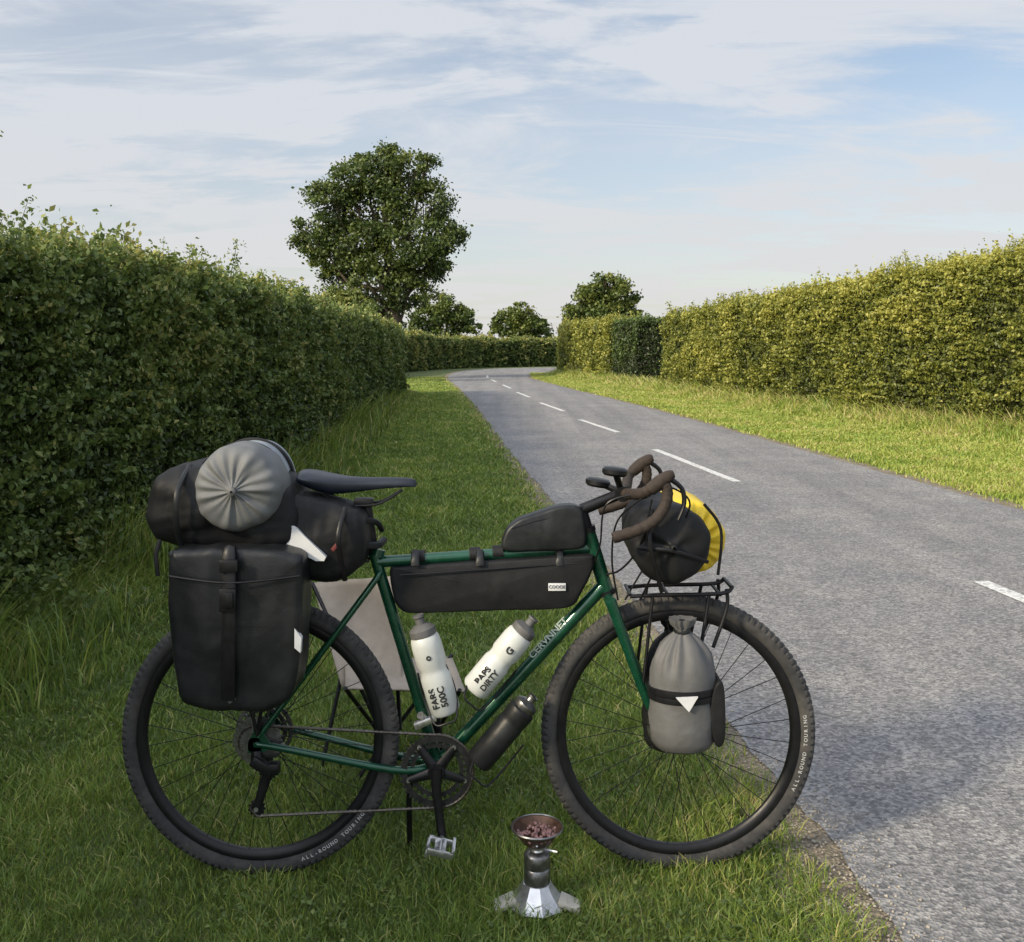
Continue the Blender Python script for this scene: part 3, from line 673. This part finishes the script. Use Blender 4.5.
dr.box(np.array(B(262,766,dy-.025)),(.06,.022,.028),Matrix.Rotation(.6,3,'Y')); dr.box(np.array(B(274,768,dy-.02)),(.03,.03,.03))
dr.tube([D1+np.array([0,-.008,0]),D2+np.array([0,-.008,0])],[.013,.010],8,flat=.25); dr.tube([D1+np.array([0,.008,0]),D2+np.array([0,.008,0])],[.013,.010],8,flat=.25)
for q,r in ((D1,.021),(D2,.021)):
    dr.lathe([(r,-.0015),(r,.0015)],q,(0,1,0),44,cap=True,fn=lambda i,k,a,rr,h:(rr+(.002 if k%4<2 else -.002),h)); dr.lathe([(.006,-.011),(.006,-.008)],q,(0,1,0),12,cap=True,m=1)
dr.make('rear_derailleur',[M_black,M_silver],bike)
ch=MB(); pts=[]
for a in np.linspace(200,90,12): pts.append(np.array([RC.x+.045*math.cos(math.radians(a)),RC.y-.05,RC.z+.045*math.sin(math.radians(a))]))
pts2=[]
for a in np.linspace(95,-90,26): pts2.append(np.array([BBp.x+.096*math.cos(math.radians(a)),BBp.y-.045,BBp.z+.096*math.sin(math.radians(a))]))
path=pts+pts2+[D2+np.array([0,0,-.021]),D2+np.array([-.019,0,0]),(D1+D2)/2,D1+np.array([.018,0,.004]),D1+np.array([0,0,.020])]
pa=np.array(path+[path[0]]); dl=np.r_[0,np.cumsum(np.linalg.norm(np.diff(pa,axis=0),axis=1))]
tt=np.arange(0,dl[-1],.00635); pa=np.column_stack([np.interp(tt,dl,pa[:,i]) for i in range(3)])
ch.tube(pa,[.0048 if i%2 else .0024 for i in range(len(pa))],6); ch.make('chain',mat('oily_chain',(.09,.08,.07),.4,.8,.4,90),bike)
fd=MB(); fd.box(B(425,722,-.03),(.06,.02,.018),Matrix.Rotation(-.4,3,'Y')); fd.tube([B(428,722,-.005),B(420,715,-.03)],.01,8); fd.make('front_derailleur',M_silver,bike)
ks=MB(); ks.tube([B(412,762,.03),B(409,800,.05),Vector((B(406,820).x,Y0+.1,.01))],[.01,.008,.008],10); ks.tube([Vector((B(406,820).x,Y0+.1,.004)),Vector((B(406,820).x,Y0+.1,.02))],.014,10); ks.make('kickstand',M_black,bike)
rk=MB()
zt=B(250,553).z; xa,xb=B(178,553).x,B(335,553).x
for s in (-.055,0,.055): rk.tube([(xa,RC.y+s,zt),(xb,RC.y+s,zt)],.005,8)
rk.tube(cr([(xa,RC.y-.055,zt),(xa-.02,RC.y,zt),(xa,RC.y+.055,zt)],5),.005,8); rk.tube([(xb,RC.y-.055,zt),(xb,RC.y+.055,zt)],.005,8)
for s in (-1,1):
    for xx in (B(215,1).x,B(300,1).x): rk.tube(cr([(xx,RC.y+s*.055,zt),(xx*.6+RC.x*.4,RC.y+s*.078,zt-.12),(RC.x+.01,RC.y+s*.076,RC.z+.03)],5),.005,8)
    rk.tube([(xb,RC.y+s*.055,zt),B(370,560)+Vector((0,s*.015,0))],.004,8)
rk.make('luggage_rack',M_black,bike)
fr=MB(); zf=B(680,590).z; x0,x1=B(628,1).x,B(716,1).x
for s in (-1,1):
    fr.tube(cr([(x0,FC.y+s*.05,zf-.005),(x0+.08,FC.y+s*.055,zf),(x1,FC.y+s*.055,zf+.004),(B(728,1).x,FC.y+s*.05,zf+.02)],6),.0055,8)
    fr.tube(cr([B(722,584)+Vector((0,s*.055,0)),B(722,602)+Vector((0,s*.06,0)),B(708,640)+Vector((0,s*.068,0))],6),.005,8)
    fr.tube(cr([(B(705,1).x,FC.y+s*.055,zf),B(692,660)+Vector((0,s*.075,0)),FC+Vector((0,s*.07,.01))],6),.005,8)
    fr.tube([(B(650,1).x,FC.y+s*.055,zf),B(640,675)+Vector((0,s*.066,0))],.0045,8)
for xx in (x0,B(665,1).x,x1): fr.tube([(xx,FC.y-.055,zf),(xx,FC.y+.055,zf)],.0045,8)
fr.tube([B(728,583)+Vector((0,-.05,0)),B(728,583)+Vector((0,.05,0))],.0055,8)
fr.make('front_rack',M_black,bike)
near=[B(630,494,-.05),B(638,494,-.12),B(644,493,-.17),B(652,488,-.185),B(662,484,-.19),B(667,489,-.192),B(666,503,-.195),B(656,519,-.2),B(638,530,-.205),B(613,538,-.208)]
def mir(v): return Vector((v.x,2*CLP.y-v.y,v.z))
hb=MB(); hb.tube([near[0]*0.5+CLP*0.5,CLP,mir(near[0]*0.5+CLP*0.5)],.0145,12)
for g in (lambda v:v,mir):
    P=cr([g(CLP*0.4+near[0]*0.6)]+[g(v) for v in near],8)
    hb.tube(P,[.0138+.0012*((i%3)==0) for i in range(len(P))],14)
hbo=hb.make('handlebar',M_tape,bike,angle=60)
for g in (lambda v:v,mir):
    lv=MB(); lv.tube(cr([g(B(650,490,-.187)),g(B(660,482,-.19)),g(B(669,476,-.19)),g(B(674,474,-.19))],5),[.016,.018,.015,.009],14)
    lv.tube(cr([g(B(672,480,-.19)),g(B(682,489,-.192)),g(B(684,504,-.194)),g(B(678,520,-.198))],6),[.007,.006,.006,.004],10,flat=1.4,m=1)
    lv.make('brake_lever',[M_tape,M_black],hbo)
for px,py,dyy,tl_ in ((615,471,-.05,.1),(598,482,.03,.15)):
    cc=MB(); c=B(px,py,dyy); cc.lathe([(.001,-.012),(.028,-.012),(.034,-.006),(.034,.004),(.028,.009),(.001,.010)],c,(math.sin(tl_),0,math.cos(tl_)),28)
    cc.tube([c,CLP],.009,8); cc.make('armrest_pad',M_black,hbo)
for i,(a,b_,c,e) in enumerate([((652,499,-.18),(640,545,-.15),(620,570,-.04),(600,575,-.01)),((648,494,-.18),(618,520,-.12),(612,560,-.05),(618,600,-.03)),((650,480,.18),(690,520,.1),(650,560,.05),(625,600,.03)),((636,494,-.1),(606,505,-.09),(600,545,-.06),(592,568,-.02)),((664,484,-.18),(690,505,-.17),(660,560,-.12),(640,600,-.06))]):
    cb=MB(); cb.tube(cr([B(*a),B(*b_),B(*c),B(*e)],8),.0026,6); cb.make('brake_cable',M_black,bike)
for (px,py) in ((420,557),(475,554),(498,552)):
    s=MB(); c=B(px,py); s.tube([c+Vector((-.014,0,-.001)),c+Vector((.014,0,.001))],.0185,14); s.make('strap',M_fab,bike)

# ------------------------------------------------ bottles
def bottle(name,a,b,r,mt,label,writing=None,black=False):
    a=Vector(a); b=Vector(b); ax=(b-a); L=ax.length; e=empty(name,a,label,'bottle')
    p=[(.001,0),(r*.85,0),(r,.008),(r,L*.38),(r*.9,L*.42),(r*.9,L*.47),(r,L*.51),(r,L*.7),(r*.93,L*.77),(r*.78,L*.8)]
    if black: p=[(.001,0),(r*.9,0),(r,.006),(r,L*.62),(r*.96,L*.66),(r*1.02,L*.68),(r*1.02,L*.82),(r*.8,L*.85)]
    m=MB(); m.lathe(p,a,ax,32); m.make('body',mt,e)
    m=MB(); z=L*.8 if not black else L*.85
    m.lathe([(r*.8,z-.004),(r*.88,z),(r*.86,z+L*.06),(r*.5,z+L*.1),(r*.32,z+L*.11),(r*.3,z+L*.17),(r*.38,z+L*.18),(r*.36,L*1.0),(.001,L*1.0)],a,ax,28)
    m.make('cap',M_grey3 if not black else M_steel,e)
    if writing:
        d=ax.normalized(); an=-math.atan2(d.z,d.x)
        for t,off_,sz in writing:
            pt=a+ax*off_[0]; perp=Vector((-d.z,0,d.x)); pt=pt+perp*off_[1]; pt.y-=math.sqrt(max(r*r-off_[1]**2,0))+.0012
            text(t,pt,sz,M_ink,e,ang=an,bold=.0008)
    return e
bottle('water_bottle',B(446,712,-.055),B(418,615,-.055),.04,M_bottle,'white squeeze bottle with black print in the seat tube cage',[('FARS',(.2,.013),.025),('500C',(.2,-.010),.025),('o',(.6,.0),.024)])
bottle('water_bottle',B(474,690,-.055),B(534,618,-.055),.038,M_bottle,'white squeeze bottle with black print in the down tube cage',[('PAPS',(.22,.013),.024),('DIRTY',(.22,-.009),.022),('G',(.6,.0),.026)])
bottle('tool_bottle',B(478,762,-.05),B(532,698,-.05),.036,M_fab2,'black tool canister fixed under the down tube',None,True)
for pts in ([(452,717),(447,712),(425,640)],[(468,692),(474,694),(520,640)],[(474,764),(480,768),(520,722)]):
    cg=MB(); q=[B(x,y,-.03) for x,y in pts]
    dd_=(q[2]-q[1]).normalized(); pr=Vector((-dd_.z,0,dd_.x))
    a1=q[1]+dd_*.13+pr*.038+Vector((0,-.03,0)); a2=q[1]+dd_*.06+pr*.042+Vector((0,-.025,0)); a3=q[1]+pr*.03+Vector((0,-.06,0))
    b3=q[1]-pr*.03+Vector((0,-.06,0)); b2=q[1]+dd_*.06-pr*.042+Vector((0,-.025,0)); b1=q[1]+dd_*.13-pr*.038+Vector((0,-.03,0))
    cg.tube(cr([a1,a2,a3,q[1]-dd_*.006+Vector((0,-.068,0)),b3,b2,b1],6),.0028,7)
    cg.make('bottle_cage',M_black,bike)

# ------------------------------------------------ bags
def pxs(pts,dy): return [(B(x,y,dy).x,B(x,y,dy).z) for x,y in pts]
def bagobj(name,label,pts,yc,half,mt,er,bulge,wr=.003,ws=18,cat='bag',n=8,grow=1.02):
    e=empty(name,Vector((B(pts[0][0],1).x,Y0+yc,B(1,max(p[1] for p in pts)).z)),label,cat)
    cx_=sum(p[0] for p in pts)/len(pts); cy_=sum(p[1] for p in pts)/len(pts)
    pts=[(cx_+(x-cx_)*grow,cy_+(y-cy_)*grow) for x,y in pts]
    m=MB(); m.bag(pxs(pts,yc-half+er),Y0+yc,half,er,bulge,wr=wr,ws=ws,n=n); m.make('body',mt,e,angle=70); return e
def ribbon(name,pts,w,mt,parent,t=.004):
    m=MB(); P=cr(pts,6); m.tube(P,w/2,8)
    v=m.v[-1]; k=8
    for i in range(len(P)):
        c=np.array(P[i]); v[i*k:(i+1)*k,1]=c[1]+(v[i*k:(i+1)*k,1]-c[1])*(t/w*1.4)
    return m.make(name,mt,parent)
yf=-.165-.075
pn_=bagobj('pannier','black waterproof pannier bag hanging on the rear rack',[(168,556),(175,550),(200,549),(235,548),(275,550),(298,556),(302,570),(300,630),(296,680),(288,702),(265,711),(225,712),(195,709),(180,700),(173,670),(167,620),(165,570)],-.165,.075,M_fab2,.022,.010,.0045,12,grow=1.0)
ribbon('strap',[B(230,551,yf+.03),B(229,556,yf+.004),B(229,600,yf-.012),B(228,650,yf-.013),B(228,700,yf+.003)],.034,M_black,pn_,.006)
bk=MB(); bk.box(B(228,600,yf-.018),(.04,.014,.055)); bk.box(B(228,600,yf-.026),(.024,.008,.036)); bk.make('buckle',M_black,pn_)
bk=MB(); bk.box(B(229,566,yf-.012),(.044,.014,.03)); bk.make('buckle',M_black,pn_)
ribbon('strap',[B(168,576,yf+.008),B(230,583,yf-.010),B(300,576,yf+.008)],.006,M_black,pn_,.004)
m=MB(); rp=[B(x,y,yf) for x,y in ((293,630),(300,640),(299,655),(293,650))]; m.plate([(p.x,p.z) for p in rp],Y0+yf+.02,Y0+yf+.003); m.make('reflector',M_white,pn_,smooth=False)
m=MB(); rp=[B(x,y,yf) for x,y in ((228,697),(236,700),(228,706),(222,701))]; m.plate([(p.x,p.z) for p in rp],Y0+yf+.02,Y0+yf-.002); m.make('logo_mark',M_grey,pn_,smooth=False)
df=bagobj('duffel_bag','black duffel roll strapped on the rear rack',[(147,492),(155,477),(180,469),(215,468),(255,474),(285,490),(296,520),(290,545),(250,549),(200,548),(160,540),(148,518)],-.03,.15,M_fab,.06,.02,.009,13,grow=1.03)
ribbon('strap',[B(160,540,-.16),B(156,556,-.17),B(158,576,-.17)],.012,M_fab,df,.004)
ribbon('strap',[B(190,466,-.1),B(178,490,-.190),B(176,520,-.194),B(182,549,-.15)],.016,M_fab2,df,.005)
sb=bagobj('saddle_bag','black seat pack with white triangular reflector under the saddle',[(262,505),(285,496),(315,499),(345,508),(361,518),(366,545),(358,570),(340,581),(312,580),(282,569),(262,552)],-.05,.09,M_fab,.04,.010,.005,14,grow=1.0)
ys=Y0-.05-.09-.022
m=MB(); rp=[W(x,y,ys) for x,y in ((281,532),(286,525),(294,526),(326,557),(324,561),(316,561),(298,552),(286,545))]; m.plate([(p.x,p.z) for p in rp],ys-.001,ys+.02); m.make('reflector',M_white,sb,smooth=False)
m=MB(); m.box(B(335,547,-.157),(.010,.006,.022),Matrix.Rotation(.7,3,'Y')); m.make('tag',M_red,sb)
ribbon('strap',[B(345,508,-.12),B(338,540,-.160),B(345,580,-.12)],.014,M_black,sb,.005)
ribbon('strap',[B(361,520,-.06),B(376,522,-.03),B(382,530,-.0)],.016,M_fab2,sb,.005)
ribbon('strap',[B(364,545,-.06),B(378,545,-.03),B(384,540,-.0)],.02,M_fab2,sb,.005)
def gathered(mb,c,R,L,pleats=14,amp=.012,m=0,seed=0):
    prof=[(.004,-.014),(R*.1,-.009),(R*.18,-.002),(R*.3,.0),(R*.42,.001),(R*.55,.003),(R*.67,.006),(R*.78,.010),(R*.87,.016),(R*.94,.025),(R*.985,.04),(R,.07),(R*1.005,L*.4),(R,L*.7),(R*.98,L-.05),(R*.85,L-.015),(R*.4,L),(.004,L)]
    r_=np.random.default_rng(int(seed*10)); ks=r_.integers(3,pleats*2,7); am=r_.uniform(.3,1,7); ph=r_.uniform(0,6.28,7)
    def fn(i,k,a,r,h):
        q=r/R
        z=amp*sum(am[j]*math.sin(ks[j]*a+ph[j]+2.0*q*math.sin(j)) for j in range(7))/2.2*q*(1.25-q)*2.4 if h<.05 else 0
        wob=.02*math.sin(3*a+seed)+.012*math.sin(7*a+h*40+seed)+.008*math.sin(11*a-h*60)
        return r*(1+wob*(1 if r>R*.5 else .3)),h+z
    mb.lathe(prof,c,(0,1,0),144,fn=fn,m=m)
e=empty('dry_bag',B(235,535,-.1),'grey roll-top dry bag tied across the black duffel','bag')
m=MB(); gathered(m,B(233,491,-.215),.108,.2,10,.005,seed=1.0); m.make('body',M_grey,e,angle=80)
m=MB(); m.lathe([(.1105,.0),(.112,.02),(.1115,.12),(.106,.2),(.08,.235),(.02,.245)],np.array(B(236,489,-.06)),(.05,1,.03),64,fn=lambda i,k,a,r,h:(r*(1+.015*math.sin(4*a)),h)); m.make('rear_panel',M_grey2,e,angle=80)
for t in (.08,.15):
    m=MB(); m.lathe([(.110,t-.009),(.115,t-.008),(.117,t),(.115,t+.008),(.110,t+.009)],np.array(B(236,489,-.06)),(.05,1,.03),64); m.make('strap',M_fab,e)
m=MB(); m.lathe([(.003,-.018),(.010,-.014),(.010,-.002),(.003,.0)],B(233,491,-.222),(0,1,0),14); m.make('tie_knot',M_grey3,e)
tb=bagobj('top_tube_bag','small black bag strapped on the top tube',[(503,549),(505,532),(516,520),(534,513),(560,505),(578,506),(584,518),(584,545),(560,550),(530,551)],0,.028,M_fab2,.012,.004,.001,20,grow=1.0)
ribbon('zip',[B(512,528,-.033),B(540,520,-.034),B(576,513,-.033)],.003,M_black,tb,.003)
fb=bagobj('frame_bag','long slim black frame bag under the top tube',[(390,570),(400,567),(450,563),(520,558),(585,554),(594,558),(592,570),(580,594),(572,605),(555,608),(500,610),(450,612),(410,613),(399,608),(393,596)],0,.034,M_fab,.012,.007,.0015,14,grow=1.0)
ribbon('zip',[B(400,575,-.043),B(490,569,-.045),B(583,563,-.041)],.004,M_black,fb,.004)
for px in (415,480,560): ribbon('strap',[B(px,552,-.02),B(px,560,-.04),B(px,566,-.044)],.022,M_fab2,fb,.004)
m=MB(); m.box(B(557,587,-.047),(.046,.002,.02)); tg=m.make('label_patch',M_white,fb)
text('COOOE',B(557,587,-.0495),.012,M_ink,fb)
e=empty('handlebar_bag',B(675,588,-.1),'black gathered roll bag hung from the handlebar','bag')
m=MB(); gathered(m,B(673,547,-.17),.103,.34,5,.004,seed=2.2); m.make('body',M_fab,e,angle=80)
m=MB(); m.lathe([(.004,-.022),(.009,-.018),(.011,-.01),(.008,.0)],B(673,547,-.175),(0,1,0),14); m.make('tie_knot',M_fab,e)
ribbon('strap',[B(652,510,-.16),B(650,545,-.192),B(662,592,-.16)],.012,M_black,e,.004)
ribbon('strap',[B(638,548,-.165),B(673,551,-.192),B(708,562,-.165)],.01,M_black,e,.004)
e=empty('dry_bag',B(695,588,-.1),'bright yellow dry bag in front of the handlebar bag','bag')
m=MB(); gathered(m,B(690,541,-.11),.100,.3,13,.006,seed=.6); m.make('body',M_yel,e,angle=80)
ribbon('strap',[B(704,504,-.12),B(721,530,-.12),B(718,575,-.12)],.008,M_fab,e,.004)
def sack(dy,cx,mt,label,front=True):
    e=empty('fork_bag',B(cx,748,dy),label,'bag')
    ax=B(cx,618,dy)-B(cx+1,748,dy); L=ax.length; R=.086
    p=[(.002,.002),(R*.6,.0),(R*.85,.01),(R*.96,.03),(R,.06)]+[(R*(1-.03*t),L*(.2+.4*t)) for t in np.linspace(0,1,7)]+[(R*.9,L*.68),(R*.82,L*.73),(R*.68,L*.79),(R*.5,L*.84),(R*.32,L*.88),(R*.22,L*.9),(R*.2,L*.92),(R*.36,L*.96),(R*.4,L),(R*.1,L*.985)]
    def fn(i,k,a,r,h):
        t=h/L; g=max(0,min(1,(t-.55)/.3)); return r*(1+.018*math.sin(5*a+20*t)+.014*math.sin(3*a-31*t)+.01*math.sin(9*a+45*t)+g*.11*math.sin(10*a+2*math.sin(3*a))),h
    m=MB(); m.lathe(p,B(cx+1,748,dy),ax,96,fn=fn,sx=.8); m.make('body',mt,e,angle=80)
    for hh in (.42,.47) if front else (.45,):
        m=MB(); m.lathe([(R*.98,L*hh-.009),(R*1.035,L*hh-.007),(R*1.045,L*hh),(R*1.035,L*hh+.007),(R*.98,L*hh+.009)],B(cx+1,748,dy),ax,64,sx=.8); m.make('strap',M_black,e)
    m=MB(); m.lathe([(R*.25,L*.89),(R*.27,L*.905),(R*.25,L*.92)],B(cx+1,748,dy),ax,20); m.make('drawcord',M_fab2,e)
    return e
e=sack(-.125,682,M_grey3,'grey drawstring stuff sack strapped to the fork leg')
yq=Y0-.125+.015-.075
rp=[W(x,y,yq-.001) for x,y in ((676,698),(698,697),(689,712))]; m=MB(); m.plate([(p.x,p.z) for p in rp],yq-.003,yq+.004); m.make('reflector',M_white,e,smooth=False)
m=MB(); m.bag([(B(710,682,-.1).x,B(1,682,-.1).z),(B(718,684,-.1).x,B(1,684,-.1).z),(B(719,735,-.1).x,B(1,735,-.1).z),(B(710,742,-.1).x,B(1,742,-.1).z),(B(704,710,-.1).x,B(1,710,-.1).z)],Y0-.11,.05,.006,.002,wr=.001,n=5); m.make('side_panel',M_fab,e)
sack(.14,672,M_fab,'black drawstring stuff sack on the far fork leg',False)

# ------------------------------------------------ camp chair
CY=3.3
e=empty('camp_chair',W(385,772,CY),'low folding camp chair with beige canvas standing behind the bicycle','chair')
def sling(name,c,nx=14,ny=14,sag=.03,sd=Vector((0,1,0))):
    c=[Vector(q) for q in c]; V=[];Fc=[]
    for i in range(nx+1):
        for j in range(ny+1):
            u,v=i/nx,j/ny; p=(c[0]*(1-u)+c[1]*u)*(1-v)+(c[3]*(1-u)+c[2]*u)*v
            p=p+sd*sag*math.sin(math.pi*u)*math.sin(math.pi*v)+Vector((0,.006*math.sin(17*u+5*v),0)); V.append(tuple(p))
    for i in range(nx):
        for j in range(ny): a=i*(ny+1)+j; Fc.append([a,a+1,a+ny+2,a+ny+1])
    m=MB(); m.add(V,Fc); o=m.make(name,M_beige,e); s=o.modifiers.new('t','SOLIDIFY'); s.thickness=.004; return o
sling('backrest',[W(312,583,3.62),W(392,576,3.62),W(402,685,3.35),W(342,686,3.35)],sag=.09)
sling('seat',[W(345,690,3.1),W(466,692,3.1),W(452,658,3.5),W(345,660,3.5)],sag=-.04,sd=Vector((0,0,1)))
for a,b in (((345,688,3.1),(400,760,3.4)),((460,690,3.1),(415,762,3.3)),((345,660,3.5),(322,0,3.35)),((452,655,3.5),(352,0,3.2)),((312,583,3.62),(380,730,3.3)),((392,576,3.62),(400,730,3.3))):
    A_=W(*a); B_=W(*b) if b[1] else Vector((W(b[0],772,b[2]).x,b[2],.0))
    if b[1]>740: B_.z=0.0
    m=MB(); m.tube([A_,B_],.007,8); m.make('leg',M_black,e)

# ------------------------------------------------ stove
SY=2.5
e=empty('camping_stove',Vector((W(537,1,SY).x,SY,0)),'small camping stove with scorched bowl on a silver base','stove')
c=np.array([W(537,1,SY).x,SY,0.0])
m=MB(); m.lathe([(.074,.012),(.077,.018),(.068,.024),(.047,.048),(.036,.066),(.03,.068)],c,(0,0,1),9); m.make('base',M_silver,e,angle=20)
for a in (190,-12,95):
    a=math.radians(a); d=np.array([math.cos(a),math.sin(a),0]); m=MB()
    m.box(c+d*.082+np.array([0,0,.022]),(.055,.05,.012),Matrix.Rotation(a,3,'Z')@Matrix.Rotation(.35,3,'Y')); m.box(c+d*.098+np.array([0,0,.012]),(.02,.04,.022)); m.make('foot',M_foot,e)
m=MB(); m.lathe([(.03,.055),(.033,.06),(.033,.1),(.030,.104),(.033,.108),(.033,.135),(.03,.14),(.018,.146)],c,(0,0,1),32); m.make('fuel_canister',M_steel,e)
m=MB(); m.lathe([(.018,.144),(.016,.15),(.02,.153),(.02,.16),(.014,.164)],c,(0,0,1),24); m.tube([c+np.array([.0,0,.152]),c+np.array([.05,-.02,.15])],.003,6)
for k in range(3):
    a=k*2.09+.5; d=np.array([math.cos(a),math.sin(a),0]); m.tube([c+d*.008+np.array([0,0,.15]),c+d*.045+np.array([0,0,.178])],.003,6)
m.make('burner',M_silver,e)
bowl=[(.01,.158),(.028,.16),(.038,.168),(.05,.185),(.062,.2),(.064,.203),(.06,.203),(.05,.192),(.03,.178),(.002,.176)]
m=MB(); m.lathe(bowl,c,(0,0,1),40); bo=m.make('bowl',M_brown,e)
m=MB(); m.lathe([(.0645,.2),(.0665,.203),(.0645,.206),(.0625,.204)],c,(0,0,1),48,loop=True); m.make('bowl_rim',M_steel,e)
m=MB()
for _ in range(110):
    a=random.uniform(0,6.28); r=.05*math.sqrt(random.random()); q=c+np.array([r*math.cos(a),r*math.sin(a),.185+.006*random.random()])
    s=random.uniform(.003,.006); m.lathe([(.0005,-s),(s*.8,-s*.5),(s,0),(s*.8,s*.5),(.0005,s)],q,rng.normal(size=3),6)
m.make('embers',M_pebble,e,kind='stuff')

# ================================================ world, sun, camera
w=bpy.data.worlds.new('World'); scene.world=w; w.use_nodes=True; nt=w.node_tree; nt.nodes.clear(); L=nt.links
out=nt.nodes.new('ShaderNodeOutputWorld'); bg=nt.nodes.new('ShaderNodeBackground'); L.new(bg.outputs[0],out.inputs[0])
sky=nt.nodes.new('ShaderNodeTexSky'); sky.sky_type='NISHITA'; sky.sun_disc=False
sky.sun_elevation=math.radians(SUN_EL); az=math.atan2(SUN_DIR[0],SUN_DIR[1]); sky.sun_rotation=az%(2*math.pi)
sky.air_density=1.0; sky.dust_density=1.5; sky.ozone_density=1.2
tc=nt.nodes.new('ShaderNodeTexCoord'); sx=nt.nodes.new('ShaderNodeSeparateXYZ'); L.new(tc.outputs['Generated'],sx.inputs[0])
def mth(op,a,b):
    n=nt.nodes.new('ShaderNodeMath'); n.operation=op
    for i,q in enumerate((a,b)):
        if isinstance(q,(int,float)): n.inputs[i].default_value=q
        else: L.new(q,n.inputs[i])
    return n.outputs[0]
def mrg(v,a,b,c,d_,sm=False):
    n=nt.nodes.new('ShaderNodeMapRange'); n.inputs[1].default_value=a; n.inputs[2].default_value=b; n.inputs[3].default_value=c; n.inputs[4].default_value=d_
    if sm: n.interpolation_type='SMOOTHSTEP'
    L.new(v,n.inputs[0]); return n.outputs[0]
el=math.radians(SUN_EL); hv=np.array(SUN_DIR)/np.linalg.norm(SUN_DIR); sdv=Vector((hv[0]*math.cos(el),hv[1]*math.cos(el),math.sin(el)))
zc=mth('MAXIMUM',sx.outputs[2],0.0); zz=mth('ADD',zc,0.16)
cx=nt.nodes.new('ShaderNodeCombineXYZ'); L.new(mth('DIVIDE',sx.outputs[0],zz),cx.inputs[0]); L.new(mth('DIVIDE',sx.outputs[1],zz),cx.inputs[1])
def layer(rot,scl,loc,ns,lo,hi,amt,dist=0.6,det=8):
    mp=nt.nodes.new('ShaderNodeMapping'); mp.inputs['Rotation'].default_value=(0,0,rot); mp.inputs['Scale'].default_value=scl; mp.inputs['Location'].default_value=loc; L.new(cx.outputs[0],mp.inputs[0])
    n=noise(nt,ns,det,0.62,mp.outputs[0]); n.inputs['Distortion'].default_value=dist
    return mrg(n.outputs['Fac'],lo,hi,0.0,amt,True)
cl=layer(0.15,(0.7,1.0,1),(3.1,1.7,0),1.5,0.44,0.66,0.75)
cl2=layer(-0.2,(0.4,1.1,1),(8.4,5.2,0),2.8,0.46,0.66,0.6,0.8)
cl3=layer(0.1,(0.5,0.6,1),(1.4,9.2,0),0.8,0.42,0.62,0.3,0.3,4)
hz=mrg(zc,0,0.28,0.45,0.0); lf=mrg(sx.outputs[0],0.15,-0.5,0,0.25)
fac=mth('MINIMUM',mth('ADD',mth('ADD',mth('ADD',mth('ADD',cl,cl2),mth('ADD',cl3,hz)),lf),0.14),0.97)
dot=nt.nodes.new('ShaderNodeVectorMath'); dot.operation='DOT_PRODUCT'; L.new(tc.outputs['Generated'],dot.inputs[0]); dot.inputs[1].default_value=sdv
glow=mth('POWER',mth('MAXIMUM',dot.outputs['Value'],0.0),3.0)  # added glow around the off-frame sun, brightens the scene from behind the camera
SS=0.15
bright=mth('ADD',mth('ADD',mrg(zc,0.33,0.8,0.0,0.8,True),mth('MULTIPLY',glow,2.6)),1.0)  # clouds boosted overhead, out of view, plus the glow, as added fill light
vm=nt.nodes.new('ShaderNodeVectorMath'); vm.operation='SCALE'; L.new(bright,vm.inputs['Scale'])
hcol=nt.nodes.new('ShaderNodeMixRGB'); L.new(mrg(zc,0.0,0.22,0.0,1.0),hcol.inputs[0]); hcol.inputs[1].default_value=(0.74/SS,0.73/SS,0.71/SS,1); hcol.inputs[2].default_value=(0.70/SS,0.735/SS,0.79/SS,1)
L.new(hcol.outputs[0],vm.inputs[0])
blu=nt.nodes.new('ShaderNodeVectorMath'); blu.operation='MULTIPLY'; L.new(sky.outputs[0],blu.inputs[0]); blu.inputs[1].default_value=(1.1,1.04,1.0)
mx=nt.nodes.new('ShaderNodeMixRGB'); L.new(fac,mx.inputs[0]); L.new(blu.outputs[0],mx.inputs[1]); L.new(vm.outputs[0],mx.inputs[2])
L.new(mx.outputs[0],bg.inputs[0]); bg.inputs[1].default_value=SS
sl=bpy.data.lights.new('sun','SUN'); sl.energy=4.6; sl.angle=math.radians(7); sl.color=(1,0.85,0.60)
so=bpy.data.objects.new('sun',sl); coll.objects.link(so)
so.rotation_euler=sdv.to_track_quat('Z','Y').to_euler()
cam=bpy.data.cameras.new('camera'); co=bpy.data.objects.new('camera',cam); coll.objects.link(co)
co.location=(0,0,H); co.rotation_euler=(math.pi/2,0,0); cam.sensor_width=36; cam.lens=36*F/1024; cam.shift_y=-(471-HY)/1024
cam.clip_start=0.05; cam.clip_end=6000; scene.camera=co
